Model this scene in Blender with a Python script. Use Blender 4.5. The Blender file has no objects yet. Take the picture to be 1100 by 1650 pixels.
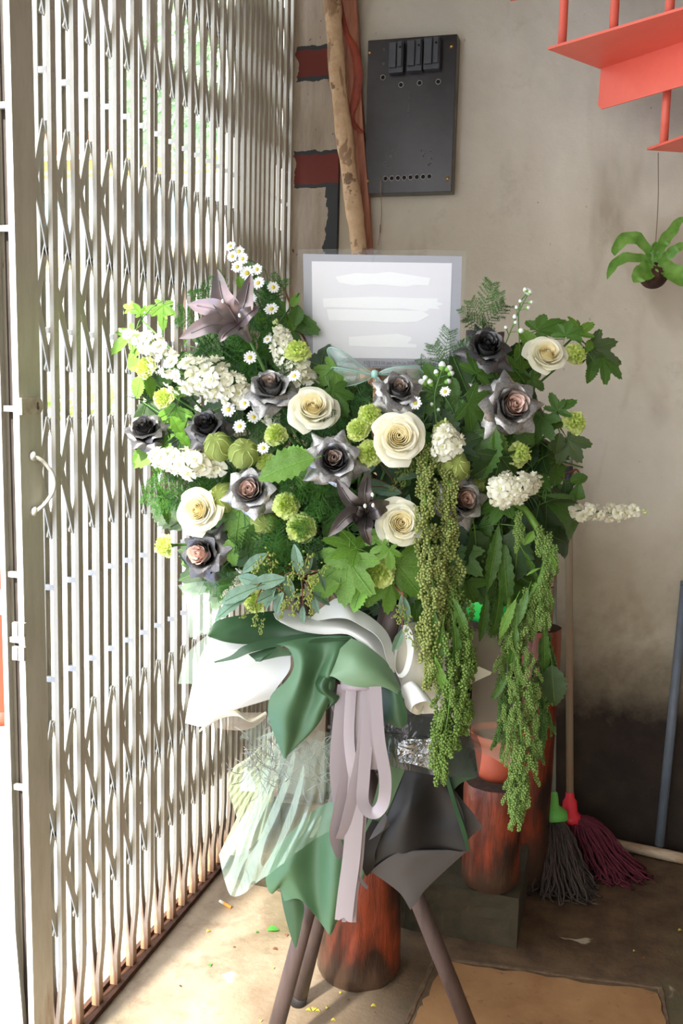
import bpy, bmesh, math, random
from mathutils import Vector, Matrix, noise as mnoise
from math import sin, cos, pi, radians, sqrt, atan2, exp
R = random.Random(7)
SC = bpy.context.scene
COL = SC.collection
V = Vector

# ---------------------------------------------------------------- camera
FPX, YAW, PIT, ROLL, CAMH = 1574.0, .2748, .1292, .0248, 1.35
FW = V((-sin(YAW)*cos(PIT), cos(YAW)*cos(PIT), -sin(PIT)))
_rt = V((cos(YAW), sin(YAW), 0)); _up = _rt.cross(FW)
RT = _rt*cos(ROLL) + _up*sin(ROLL); UP = _up*cos(ROLL) - _rt*sin(ROLL)
CAM = V((0, 0, CAMH))
cd = bpy.data.cameras.new('camera'); cam = bpy.data.objects.new('camera', cd); COL.objects.link(cam)
mw = Matrix.Identity(4)
for i in range(3):
    mw[i][0], mw[i][1], mw[i][2], mw[i][3] = RT[i], UP[i], -FW[i], CAM[i]
cam.matrix_world = mw
cd.sensor_fit = 'VERTICAL'; cd.sensor_height = 36.0; cd.lens = FPX/1650*36; cd.clip_start = .02; cd.clip_end = 400
SC.camera = cam

def ray(x, y): return FW + RT*((x-550)/FPX) - UP*((y-825)/FPX)
def P(x, y, d): return CAM + ray(x, y)*d            # point at distance d in front of the camera
def AX(x, y, v): q = ray(x, y); return CAM + q*(v/q.x)
def AY(x, y, v): q = ray(x, y); return CAM + q*(v/q.y)
def AZ(x, y, v): q = ray(x, y); return CAM + q*((v-CAMH)/q.z)

# ---------------------------------------------------------------- world, sun, exposure
w = bpy.data.worlds.new('world'); SC.world = w; w.use_nodes = True
nt = w.node_tree; nt.nodes.clear()
wo = nt.nodes.new('ShaderNodeOutputWorld'); bg = nt.nodes.new('ShaderNodeBackground')
tc = nt.nodes.new('ShaderNodeTexCoord'); sep = nt.nodes.new('ShaderNodeSeparateXYZ'); rmp = nt.nodes.new('ShaderNodeValToRGB')
rmp.color_ramp.elements[0].position = 0.0; rmp.color_ramp.elements[0].color = (.6, .58, .54, 1)
rmp.color_ramp.elements[1].position = .6; rmp.color_ramp.elements[1].color = (.92, .96, 1, 1)
e = rmp.color_ramp.elements.new(.12); e.color = (1, 1, 1, 1)
nt.links.new(tc.outputs['Generated'], sep.inputs[0]); nt.links.new(sep.outputs['Z'], rmp.inputs[0])
nt.links.new(rmp.outputs[0], bg.inputs[0]); nt.links.new(bg.outputs[0], wo.inputs[0])
bg.inputs[1].default_value = 2.7
sd = bpy.data.lights.new('sun', 'SUN'); sun = bpy.data.objects.new('sun', sd); COL.objects.link(sun)
sd.energy = 9.0; sd.angle = radians(4.5); sd.color = (1, .96, .88)
sun_dir = V((.15, 1.0, -.80))                        # travels along the street front and down
sun.rotation_euler = sun_dir.to_track_quat('-Z', 'Y').to_euler(); sun.location = (-3, -6, 6)
SC.view_settings.view_transform = 'Standard'; SC.view_settings.look = 'None'
SC.view_settings.exposure = 0.82; SC.view_settings.gamma = 1; SC.view_settings.use_curve_mapping = False

# ---------------------------------------------------------------- materials
def srgb(r, g, b):
    f = lambda c: (c/255/12.92) if c/255 <= .04045 else ((c/255+.055)/1.055)**2.4
    return (f(r), f(g), f(b), 1)
MATS = {}
class Nd:
    def __init__(s, name):
        s.m = bpy.data.materials.new(name); s.m.use_nodes = True; s.t = s.m.node_tree
        s.b = s.t.nodes['Principled BSDF']; s.o = s.t.nodes['Material Output']
    def n(s, t, **k):
        x = s.t.nodes.new(t)
        for a, b in k.items():
            if a.startswith('i_'): x.inputs[a[2:].replace('_', ' ')].default_value = b
            else: setattr(x, a, b)
        return x
    def l(s, a, b): s.t.links.new(a, b)
    def coord(s, scale=(1, 1, 1), kind='Object', loc=(0, 0, 0)):
        c = s.n('ShaderNodeTexCoord'); m = s.n('ShaderNodeMapping'); m.inputs['Scale'].default_value = scale; m.inputs['Location'].default_value = loc
        s.l(c.outputs[kind], m.inputs[0]); return m.outputs[0]
    def noise(s, scale, detail=5, rough=.6, co=None, dist=0):
        x = s.n('ShaderNodeTexNoise'); x.inputs['Scale'].default_value = scale; x.inputs['Detail'].default_value = detail
        x.inputs['Roughness'].default_value = rough; x.inputs['Distortion'].default_value = dist
        if co is not None: s.l(co, x.inputs['Vector'])
        return x.outputs['Fac']
    def ramp(s, fac, stops):
        r = s.n('ShaderNodeValToRGB'); cr = r.color_ramp
        while len(cr.elements) < len(stops): cr.elements.new(.5)
        for e, (p, c) in zip(cr.elements, stops):
            e.position = p; e.color = c if len(c) == 4 else (*c, 1)
        s.l(fac, r.inputs[0]); return r.outputs[0]
    def mix(s, fac, a, b):
        x = s.n('ShaderNodeMix', data_type='RGBA')
        for v, i in ((fac, 0), (a, 6), (b, 7)):
            if isinstance(v, (int, float)) or isinstance(v, tuple): x.inputs[i].default_value = v
            else: s.l(v, x.inputs[i])
        return x.outputs[2]
    def math(s, op, a, b=0, c=0, clamp=False):
        x = s.n('ShaderNodeMath', operation=op); x.use_clamp = clamp
        for i, v in enumerate((a, b, c)):
            if isinstance(v, (int, float)): x.inputs[i].default_value = v
            else: s.l(v, x.inputs[i])
        return x.outputs[0]
    def xyz(s, co): x = s.n('ShaderNodeSeparateXYZ'); s.l(co, x.inputs[0]); return x.outputs
    def bump(s, h, st=.3, dist=.01):
        x = s.n('ShaderNodeBump'); x.inputs['Strength'].default_value = st; x.inputs['Distance'].default_value = dist
        s.l(h, x.inputs['Height']); s.l(x.outputs[0], s.b.inputs['Normal'])
    def set(s, **k):
        for a, v in k.items():
            i = s.b.inputs[a.replace('_', ' ')]
            if isinstance(v, (int, float, tuple)): i.default_value = v
            else: s.l(v, i)
def mat(name, col, rough=.6, metal=0, var=None, vs=20, bump=0, bs=60, spec=.5, alpha=1, trans=0, coat=0, rv=0, stretch=(1, 1, 1)):
    """plain procedural material: two noise-mixed colours, bump, optional translucency"""
    N = Nd(name); co = N.coord(stretch)
    c = col
    if var is not None: c = N.mix(N.ramp(N.noise(vs, 6, .65, co), [(.35, (0, 0, 0)), (.68, (1, 1, 1))]), col, var)
    N.set(Base_Color=c, Roughness=rough, Metallic=metal, Alpha=alpha); N.b.inputs['Specular IOR Level'].default_value = spec
    if coat: N.set(Coat_Weight=coat)
    if bump: N.bump(N.noise(bs, 6, .6, co), bump, .004)
    if trans:
        t = N.n('ShaderNodeBsdfTranslucent'); mx = N.n('ShaderNodeMixShader'); mx.inputs[0].default_value = trans
        if isinstance(c, tuple): t.inputs[0].default_value = c
        else: N.l(c, t.inputs[0])
        N.l(N.b.outputs[0], mx.inputs[1]); N.l(t.outputs[0], mx.inputs[2]); N.l(mx.outputs[0], N.o.inputs[0])
    MATS[name] = N.m; return N.m

# ---------------------------------------------------------------- mesh helpers
class MB:
    def __init__(s): s.v = []; s.f = []; s.fm = []
    def add(s, vs, fs, mi=0):
        o = len(s.v); s.v += [V(a) for a in vs]; s.f += [tuple(i+o for i in f) for f in fs]; s.fm += [mi]*len(fs); return s
    def box(s, a, b, M=None, mi=0):
        x0, y0, z0 = a; x1, y1, z1 = b
        vs = [V(p) for p in ((x0,y0,z0),(x1,y0,z0),(x1,y1,z0),(x0,y1,z0),(x0,y0,z1),(x1,y0,z1),(x1,y1,z1),(x0,y1,z1))]
        if M is not None: vs = [M @ p for p in vs]
        return s.add(vs, [(0,3,2,1),(4,5,6,7),(0,1,5,4),(1,2,6,5),(2,3,7,6),(3,0,4,7)], mi)
    def tube(s, pts, rad, n=8, cap=True, mi=0, flat=1.0):
        pts = [V(p) for p in pts]; m = len(pts)
        if not hasattr(rad, '__len__'): rad = [rad]*m
        vs = []; u = None
        for i, p in enumerate(pts):
            t = (pts[min(i+1, m-1)] - pts[max(i-1, 0)])
            t = t.normalized() if t.length > 1e-9 else V((0, 0, 1))
            if u is None: u = t.orthogonal().normalized()
            u = (u - t*u.dot(t)); u = u.normalized() if u.length > 1e-6 else t.orthogonal().normalized()
            b = t.cross(u)
            for k in range(n):
                a = 2*pi*k/n; vs.append(p + (u*cos(a) + b*sin(a)*flat)*rad[i])
        fs = [(i*n+k, i*n+(k+1) % n, (i+1)*n+(k+1) % n, (i+1)*n+k) for i in range(m-1) for k in range(n)]
        if cap: fs += [tuple(range(n))[::-1], tuple((m-1)*n+k for k in range(n))]
        return s.add(vs, fs, mi)
    def lathe(s, prof, n=24, c=(0, 0, 0), mi=0, jit=0, M=None):
        c = V(c); vs = []
        for r, z in prof:
            for k in range(n):
                a = 2*pi*k/n; rr = r*(1+jit*sin(3*a+z*9)) if jit else r
                p = V((rr*cos(a), rr*sin(a), z)); vs.append(c + (M @ p if M else p))
        m = len(prof)
        return s.add(vs, [(i*n+k, i*n+(k+1) % n, (i+1)*n+(k+1) % n, (i+1)*n+k) for i in range(m-1) for k in range(n)], mi)
    def grid(s, G, mi=0, wrap=False):
        a, b = len(G), len(G[0]); vs = [p for r in G for p in r]
        return s.add(vs, [(i*b+j, i*b+(j+1) % b, (i+1)*b+(j+1) % b, (i+1)*b+j) for i in range(a-1) for j in range(b if wrap else b-1)], mi)
    def prism(s, poly, off, mi=0):
        n = len(poly); off = V(off); vs = [V(p) for p in poly] + [V(p)+off for p in poly]
        return s.add(vs, [tuple(range(n))[::-1], tuple(range(n, 2*n))] + [(i, (i+1) % n, (i+1) % n+n, i+n) for i in range(n)], mi)
    def mesh(s, name, mats, smooth=True, org=None):
        me = bpy.data.meshes.new(name); o = V(org) if org is not None else V((0, 0, 0))
        me.from_pydata([tuple(p-o) for p in s.v], [], s.f)
        for m in (mats if isinstance(mats, (list, tuple)) else [mats]): me.materials.append(m)
        if any(s.fm): me.polygons.foreach_set('material_index', s.fm)
        if smooth: me.polygons.foreach_set('use_smooth', [True]*len(me.polygons))
        me.update(); return me
def link(name, me, parent=None, kind=None, label=None):
    o = bpy.data.objects.new(name, me); COL.objects.link(o)
    if parent: o.parent = parent
    if kind: o['kind'] = kind
    if label: o['label'] = label
    return o
def worg(p):
    o = V((0, 0, 0))
    while p: o += V(p.location); p = p.parent
    return o
def part(name, mb, m, parent, smooth=True, kind=None, label=None):
    """mesh given in world coordinates under an (unrotated) parent"""
    return link(name, mb.mesh(name, m, smooth, worg(parent)), parent, kind, label)
def tag(o, label, cat, group=None):
    o['label'] = label; o['category'] = cat
    if group: o['group'] = group
    return o
def thing(name, label, cat, loc=(0, 0, 0), group=None):
    o = bpy.data.objects.new(name, None); COL.objects.link(o); o.location = loc; o.empty_display_size = .05
    return tag(o, label, cat, group)
def single(name, mb, m, label, cat, loc=None, group=None, smooth=True, kind=None):
    loc = V(loc) if loc is not None else mb.v[0].copy()
    o = link(name, mb.mesh(name, m, smooth, loc), None, kind); o.location = loc
    return tag(o, label, cat, group)
def struct(name, mb, m, smooth=False, parent=None):
    o = link(name, mb.mesh(name, m, smooth), parent)
    if parent is None: o['kind'] = 'structure'
    return o
def cr(pts, n):
    """catmull-rom resample to n points"""
    pts = [V(p) for p in pts]; m = len(pts)
    if m == 2: return [pts[0].lerp(pts[1], i/(n-1)) for i in range(n)]
    out = []
    for i in range(n):
        t = i/(n-1)*(m-1); k = min(int(t), m-2); t -= k
        p1, p2 = pts[k], pts[k+1]; p0 = pts[k-1] if k else p1*2-p2; p3 = pts[k+2] if k+2 < m else p2*2-p1
        out.append(.5*((2*p1) + (p2-p0)*t + (2*p0-5*p1+4*p2-p3)*t*t + (3*p1-p0-3*p2+p3)*t**3))
    return out
def thicken(o, t, off=0):
    m = o.modifiers.new('thickness', 'SOLIDIFY'); m.thickness = t; m.offset = off; return o
def bevel(o, w, s=2):
    m = o.modifiers.new('bevel', 'BEVEL'); m.width = w; m.segments = s; m.limit_method = 'ANGLE'; return o
# ================================================================ the setting
D = 2.93                 # back wall
CX = -1.017              # plane of the folding gate
# plaster wall with damp stain and painted shade low down
N = Nd('plaster'); co = N.coord(); z = N.xyz(co)
n1 = N.noise(1.6, 8, .62, co, .4); n2 = N.noise(6, 8, .7, co); n3 = N.noise(40, 6, .7, co)
n4 = N.noise(3.2, 4, .55, N.coord((1, 1, .35), loc=(3, 1, 2)), .8)
base = N.mix(N.ramp(n1, [(.3, (0, 0, 0)), (.7, (1, 1, 1))]), srgb(178, 169, 149), srgb(210, 203, 185))
base = N.mix(N.ramp(n4, [(.55, (0, 0, 0)), (.76, (.85, .85, .85))]), base, srgb(132, 114, 92))
base = N.mix(N.ramp(n2, [(.58, (0, 0, 0)), (.75, (.35, .35, .35))]), base, srgb(118, 102, 82))
# damp zone from the floor up, ragged upper edge, shade painted in too
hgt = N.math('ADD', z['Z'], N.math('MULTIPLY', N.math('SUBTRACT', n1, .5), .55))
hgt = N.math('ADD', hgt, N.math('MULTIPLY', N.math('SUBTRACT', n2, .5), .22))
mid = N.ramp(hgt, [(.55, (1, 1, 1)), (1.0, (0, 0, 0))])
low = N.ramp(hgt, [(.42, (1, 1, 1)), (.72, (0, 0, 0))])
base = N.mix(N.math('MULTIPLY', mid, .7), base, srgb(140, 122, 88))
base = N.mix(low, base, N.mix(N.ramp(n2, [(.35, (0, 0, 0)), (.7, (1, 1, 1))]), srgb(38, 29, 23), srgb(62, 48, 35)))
sp = N.ramp(N.noise(28, 3, .6, N.coord(loc=(9, 4, 1))), [(.70, (0, 0, 0)), (.74, (1, 1, 1))])
base = N.mix(N.math('MULTIPLY', sp, .5), base, srgb(95, 80, 62))
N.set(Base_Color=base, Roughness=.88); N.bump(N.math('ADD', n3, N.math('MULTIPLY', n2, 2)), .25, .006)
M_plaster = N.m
# painted pier
N = Nd('painted_pier'); co = N.coord(); X = N.xyz(co)
st = N.noise(9, 8, .75, N.coord((3, 3, .5))); rg = N.noise(35, 5, .6, co); bl = N.noise(14, 4, .6, N.coord(loc=(2, 2, 5)))
zz = N.math('ADD', X['Z'], N.math('MULTIPLY', N.math('SUBTRACT', rg, .5), .02))
xx = N.math('ADD', X['X'], N.math('MULTIPLY', N.math('SUBTRACT', bl, .5), .06))
base = N.mix(N.ramp(st, [(.35, (0, 0, 0)), (.7, (1, 1, 1))]), srgb(180, 168, 152), srgb(150, 136, 120))
base = N.mix(N.ramp(N.noise(60, 3, .6, N.coord((1, 1, .6))), [(.68, (0, 0, 0)), (.72, (1, 1, 1))]), base, srgb(90, 70, 58))
def band(v, a, b): return N.math('MULTIPLY', N.math('GREATER_THAN', v, a), N.math('LESS_THAN', v, b))
dark = srgb(52, 56, 58); red = srgb(108, 44, 34)
g1 = N.math('MULTIPLY', band(zz, 1.60, 1.985), N.math('GREATER_THAN', xx, -.895))
g2 = N.math('MULTIPLY', band(zz, 2.32, 2.7), N.math('GREATER_THAN', xx, -.885))
base = N.mix(N.math('ADD', g1, g2, clamp=True), base, dark)
for a, b in ((1.95, 2.035), (2.26, 2.335)):
    k = N.math('MULTIPLY', band(zz, a-.012, b+.012), N.math('GREATER_THAN', xx, -.99)); base = N.mix(k, base, dark)
    k = N.math('MULTIPLY', band(zz, a, b), N.math('GREATER_THAN', xx, -.992)); base = N.mix(k, base, red)
N.set(Base_Color=base, Roughness=.75); N.bump(N.math('ADD', st, rg), .25, .004)
M_pier = N.m
# inside floor
N = Nd('worn_concrete'); co = N.coord(); a = N.noise(2.2, 9, .65, co, .5); b = N.noise(13, 8, .7, co); c = N.noise(70, 5, .7, co)
base = N.mix(N.ramp(a, [(.36, (0, 0, 0)), (.62, (1, 1, 1))]), srgb(132, 114, 92), srgb(172, 156, 134))
base = N.mix(N.ramp(b, [(.5, (0, 0, 0)), (.66, (.75, .75, .75))]), base, srgb(122, 103, 84))
X = N.xyz(co)
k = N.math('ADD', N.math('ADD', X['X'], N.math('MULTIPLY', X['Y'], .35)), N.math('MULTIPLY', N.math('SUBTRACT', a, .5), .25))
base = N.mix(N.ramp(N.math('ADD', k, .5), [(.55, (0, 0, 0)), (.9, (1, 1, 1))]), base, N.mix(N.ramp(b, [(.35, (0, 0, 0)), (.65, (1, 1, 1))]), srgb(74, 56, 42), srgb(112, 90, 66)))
gr = N.math('MULTIPLY', N.ramp(N.noise(3.2, 5, .6, N.coord(loc=(4.3, 2, 0))), [(.52, (0, 0, 0)), (.68, (1, 1, 1))]), .55)
base = N.mix(gr, base, srgb(84, 84, 58))
base = N.mix(N.ramp(N.noise(7, 4, .5, N.coord(loc=(1, 7, 0)), .6), [(.69, (0, 0, 0)), (.72, (.8, .8, .8))]), base, srgb(196, 182, 158))
N.set(Base_Color=base, Roughness=N.ramp(a, [(.3, (.35, .35, .35)), (.7, (.8, .8, .8))])); N.bump(N.math('ADD', N.math('MULTIPLY', b, 2), c), .3, .005)
M_floor = N.m
N = Nd('ochre_screed'); co = N.coord(); a = N.noise(5, 8, .65, co, .3); b = N.noise(26, 6, .7, co)
base = N.mix(N.ramp(a, [(.36, (0, 0, 0)), (.64, (1, 1, 1))]), srgb(140, 100, 62), srgb(166, 126, 84))
base = N.mix(N.ramp(b, [(.6, (0, 0, 0)), (.72, (.8, .8, .8))]), base, srgb(96, 66, 42))
N.set(Base_Color=base, Roughness=.7); N.bump(b, .25, .003); M_ochre = N.m
# outside
N = Nd('boardmarked_concrete'); co = N.coord((1, 9, 1)); a = N.noise(5, 8, .7, co, .6); X = N.xyz(N.coord())
base = N.mix(N.ramp(a, [(.4, (0, 0, 0)), (.6, (1, 1, 1))]), srgb(196, 184, 166), srgb(218, 208, 190))
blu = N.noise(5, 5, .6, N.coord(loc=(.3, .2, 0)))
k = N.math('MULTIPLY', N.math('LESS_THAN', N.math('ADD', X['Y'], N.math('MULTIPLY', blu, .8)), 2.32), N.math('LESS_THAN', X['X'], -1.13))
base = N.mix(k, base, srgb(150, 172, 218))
N.set(Base_Color=base, Roughness=.9); N.bump(a, .4, .006); M_apron = N.m
M_asph = mat('asphalt', srgb(176, 182, 192), .9, var=srgb(198, 204, 212), vs=90, bump=.3)
M_white = mat('white_road_paint', srgb(235, 235, 230), .7, var=srgb(215, 215, 208))
M_yell = mat('yellow_road_paint', srgb(226, 184, 96), .7, var=srgb(205, 170, 100))
M_dark = mat('dark_render', srgb(120, 112, 100), .9, var=srgb(100, 94, 84), vs=3)  # even grey-brown render for ceiling, lintel, jamb and front

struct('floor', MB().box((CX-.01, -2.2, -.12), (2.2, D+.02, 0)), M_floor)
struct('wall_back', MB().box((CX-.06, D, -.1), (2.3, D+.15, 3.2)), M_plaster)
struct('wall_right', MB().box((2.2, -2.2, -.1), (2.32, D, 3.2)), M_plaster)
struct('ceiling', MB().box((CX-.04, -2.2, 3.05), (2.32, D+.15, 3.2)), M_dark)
struct('trim_1', MB().box((-1.005, D-.022, 0), (-.856, D+.01, 3.05)), M_pier)          # painted pier beside the gate
struct('trim_2', MB().box((CX-.04, -2.2, 2.72), (CX+.09, D+.1, 3.05)), M_dark)  # lintel over the gate
struct('added_front_wall', MB().box((.35, -2.32, -.1), (2.32, -2.2, 3.2)), M_dark)  # unseen wall added to cut light on the room's right side
struct('ground_front', MB().box((CX-.012, -14, -.14), (14, -2.33, -.02)), M_dark)            # unseen ground behind the camera, added to stop light from below
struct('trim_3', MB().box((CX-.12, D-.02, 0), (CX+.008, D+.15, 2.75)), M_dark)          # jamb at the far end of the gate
# ochre screed laid over the floor, with a ragged border
def ragged(pts, amp, n=14, seed=3):
    rr = random.Random(seed); out = []
    for i, p in enumerate(pts):
        q = pts[(i+1) % len(pts)]
        for k in range(n):
            t = k/n; out.append(V((p[0]+(q[0]-p[0])*t+rr.uniform(-amp, amp), p[1]+(q[1]-p[1])*t+rr.uniform(-amp, amp), 0)))
    return out
a, b, c_, d_ = AZ(664, 1650, 0), AZ(716, 1552, 0), AZ(1060, 1602, 0), AZ(1085, 1700, 0)
poly = ragged([(a.x-.03, a.y-.35), (a.x, a.y), (b.x, b.y), (c_.x, c_.y), (d_.x+.03, d_.y-.25)], .006)
struct('floor_screed', MB().prism(poly, (0, 0, .005)), M_ochre)
# thin worn kerb of mortar along the screed edge
for (x0, y0), (x1, y1) in (((720, 1546), (1066, 1592)), ((1064, 1594), (1082, 1690)), ((655, 1650), (700, 1548))):
    p0, p1 = AZ(x0, y0, 0), AZ(x1, y1, 0); dn = (p1-p0); sd_ = dn.cross(V((0, 0, 1))).normalized()*.006
    mb = MB(); n = 26; G = []
    for i in range(n+1):
        q = p0 + dn*(i/n); wv = 1+.5*mnoise.noise(q*20); hh = .002+.003*abs(mnoise.noise(q*31))
        G.append([q-sd_*wv, q-sd_*.6*wv+V((0, 0, hh)), q+sd_*.6*wv+V((0, 0, hh)), q+sd_*wv])
    struct('floor_joint', mb.grid(G), mat('mortar_joint', srgb(88, 68, 50), .9, var=srgb(120, 98, 74), vs=40, bump=.4))

# street outside the gate
struct('ground_apron', MB().box((-30, -8, -.14), (CX-.012, 5.0, -.02)), M_apron)
struct('road', MB().box((-60, 5.0, -.2), (30, 70, -.03)), M_asph)
mb = MB()
for (yy, w_, x0) in ((5.15, .22, -60),): mb.box((x0, yy, -.03), (-1.0, yy+w_, .0))
struct('kerb', mb, M_white)
struct('road_marking', MB().box((-60, 6.15, -.03), (-1, 6.35, -.024)), M_yell)
struct('road_marking', MB().box((-60, 21, -.03), (-1, 22.5, -.022)), M_white)
struct('kerb_far', MB().box((-70, 24, -.03), (-1, 25, .12)), M_white)
M_hedge = mat('hedge_leaves', srgb(130, 180, 80), .6, var=srgb(190, 215, 130), vs=3, bump=.6, bs=6, trans=.3)
mb = MB(); rr = random.Random(5)
for i in range(3200):
    x = rr.uniform(-70, -6); y = rr.uniform(25.6, 27); zc = rr.uniform(0, 1.1)
    s_ = rr.uniform(.12, .3); n_ = V((rr.uniform(-1, 1), rr.uniform(-1, 0), rr.uniform(0, 1))).normalized(); u_ = n_.orthogonal().normalized()*s_; v_ = n_.cross(u_.normalized())*s_*.6
    c0 = V((x, y, zc)); mb.add([c0-u_, c0-v_, c0+u_, c0+v_], [(0, 1, 2, 3)])
o = single('hedge', mb, M_hedge, 'low bright green hedge beyond the road, seen through the gate', 'hedge', (-35, 26, 0), smooth=False); o['kind'] = 'stuff'
# pale building across the street
M_facade = mat('pale_facade', srgb(240, 238, 230), .9, var=srgb(225, 222, 214), vs=.6)
M_cornice = mat('ochre_cornice', srgb(222, 184, 110), .8, var=srgb(200, 160, 96), vs=2)
M_glass = mat('window_glass', srgb(96, 128, 150), .15)
M_roof = mat('clay_roof', srgb(188, 120, 88), .8, var=srgb(160, 96, 70), vs=8)
t = thing('building', 'pale building with ochre cornices beyond the road, seen through the gate', 'building', (-20, 30, 0))
part('wall', MB().box((-70, 30, 0), (-3, 38, 8.2)), M_facade, t, False)
for zc in (5.0, 8.0): part('cornice', MB().box((-70, 29.5, zc), (-2.8, 30.05, zc+.45)), M_cornice, t, False)
part('roof', MB().prism([(-70, 29, 8.5), (-2.5, 29, 8.5), (-2.5, 34, 10.4), (-70, 34, 10.4)], (0, 0, .15)), M_roof, t, False)
for i in range(14):
    x = -64 + i*4.4
    wn = part('window', MB().box((x, 29.9, 5.9), (x+2, 30.1, 7.6)), M_facade, t, False)
    part('pane', MB().box((x+.1, 29.88, 6.0), (x+1.9, 29.92, 7.5)), M_glass, wn, False)
# tree by the far pavement
M_treeleaf = mat('street_tree_leaves', srgb(150, 178, 150), .6, var=srgb(176, 200, 160), vs=1, trans=.3)
M_bark0 = mat('street_tree_bark', srgb(110, 92, 76), .9)
for (x, y, hh, lb) in ((-9.5, 20, 7.5, 'leafy street tree outside, behind the middle of the gate'), (-8.2, 21, 9.5, 'tall leafy street tree outside, further right behind the gate')):
    t = thing('street_tree', lb, 'tree', (x, y, 0))
    part('trunk', MB().tube([(x, y, -.05), (x+.1, y, hh*.5), (x, y, hh*.8)], [.18, .12, .05], 8), M_bark0, t)
    mb = MB()
    for i in range(2200):
        v_ = V((rr.gauss(0, 1), rr.gauss(0, 1), rr.gauss(0, .8))).normalized()*rr.uniform(.6, 1)*1.7
        c0 = V((x, y, hh)) + v_; n_ = V((rr.uniform(-1, 1), rr.uniform(-1, 1), rr.uniform(-1, 1))).normalized(); u_ = n_.orthogonal().normalized()*.14; v2 = n_.cross(u_.normalized())*.07
        mb.add([c0-u_, c0-v2, c0+u_, c0+v2], [(0, 1, 2, 3)])
    part('foliage', mb, M_treeleaf, t, False, 'stuff')
# orange traffic barrel
q = AZ(13, 1148, -.02)
M_or = mat('orange_plastic', srgb(190, 52, 26), .5, var=srgb(176, 46, 22)); M_wb = mat('white_reflective_band', srgb(240, 240, 236), .4)
t = thing('traffic_cone', 'orange traffic bollard with a white band outside the gate', 'traffic cone', (q.x-.01, q.y, -.02))
c0 = (q.x-.01, q.y, -.02)
part('base', MB().lathe([(0, 0), (.17, 0), (.17, .02), (.15, .05)], 24, c0), M_or, t)
part('body', MB().lathe([(.15, .04), (.125, .36), (.11, .66), (.09, .74), (0, .75)], 24, c0), M_or, t)
part('band', MB().lathe([(.127, .44), (.122, .54)], 24, c0), M_wb, t)
part('band', MB().lathe([(.105, .62), (.118, .64), (.118, .67), (.1, .68)], 24, c0), M_wb, t)

# ================================================================ folding gate
N = Nd('gate_paint'); co = N.coord(); a = N.noise(30, 6, .7, N.coord((1, 1, .25))); X = N.xyz(co)
base = N.mix(N.ramp(a, [(.4, (0, 0, 0)), (.7, (1, 1, 1))]), srgb(198, 195, 182), srgb(182, 177, 162))
ru = N.math('ADD', N.math('MULTIPLY', X['Z'], -2.2), N.math('MULTIPLY', N.noise(40, 5, .7, N.coord((1, 1, .15))), 1.0))
base = N.mix(N.ramp(N.math('ADD', ru, .0), [(.16, (0, 0, 0)), (.46, (.9, .9, .9))]), base, srgb(150, 104, 70))
rs = N.ramp(N.noise(22, 6, .8, N.coord((1, 1, .3), loc=(5, 5, 5))), [(.68, (0, 0, 0)), (.74, (.8, .8, .8))])
base = N.mix(rs, base, srgb(158, 112, 78))
N.set(Base_Color=base, Roughness=.5, Metallic=.1); N.bump(a, .12, .002)
M_gate = N.m
M_steel = mat('bright_steel', srgb(205, 203, 196), .4, .25, var=srgb(160, 158, 150))
M_hasp = mat('chipped_white_paint', srgb(196, 188, 174), .5, var=srgb(164, 150, 134), vs=60, bump=.3)
M_track = mat('rusty_track', srgb(96, 62, 42), .85, .2, var=srgb(62, 42, 32), vs=30, bump=.5)
gate = thing('folding_gate', 'tall grey steel folding lattice gate along the left side', 'gate', (CX, 2.2, 0))
GY = [1.599, 1.675, 1.754, 1.833, 1.907, 1.979, 2.049, 2.118, 2.185, 2.251, 2.314, 2.372, 2.425, 2.474, 2.517, 2.558, 2.596, 2.631, 2.666, 2.706, 2.749, 2.796, 2.845, 2.898]
def channel(x0, x1, y0, y1, open_dir, path):
    """U channel swept up a list of (dx, z); x0<x1; open towards open_dir (+1: +x)"""
    t_ = .0022; mb = MB()
    if open_dir > 0: prof = [(x0, y0), (x1, y0), (x1, y0+t_), (x0+t_, y0+t_), (x0+t_, y1-t_), (x1, y1-t_), (x1, y1), (x0, y1)]
    else: prof = [(x1, y0), (x1, y1), (x0, y1), (x0, y1-t_), (x1-t_, y1-t_), (x1-t_, y0+t_), (x0, y0+t_), (x0, y0)]
    G = [[V((a+dx, b, zz_)) for a, b in prof] for dx, zz_ in path]
    mb.grid(G, wrap=True); n = len(prof)
    mb.f.append(tuple(range(n))); mb.fm.append(0); return mb
HW, TOPZ = .0085, 2.72
cache = {}
for k, y in enumerate(GY):
    for side in (1, -1):
        # the two channels bow together just above the track
        path = [(-side*.0085, .006), (-side*.0085, .075), (-side*.002, .14), (0, .19), (0, TOPZ)]
        if side > 0: mb = channel(CX+.0085, CX+.0175, y-HW, y+HW, -1, path)
        else: mb = channel(CX-.0175, CX-.0085, y-HW, y+HW, 1, path)
        if side in cache: o = link('bar', cache[side], gate); o.location = (0, y-GY[0], 0)
        else: o = part('bar', mb, M_gate, gate, False); cache[side] = o.data
LAT = [(2.43, 2.205), (2.205, 1.99), (1.799, 1.578), (1.578, 1.368), (1.271, 1.057), (.689, .468), (.468, .258)]
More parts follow.
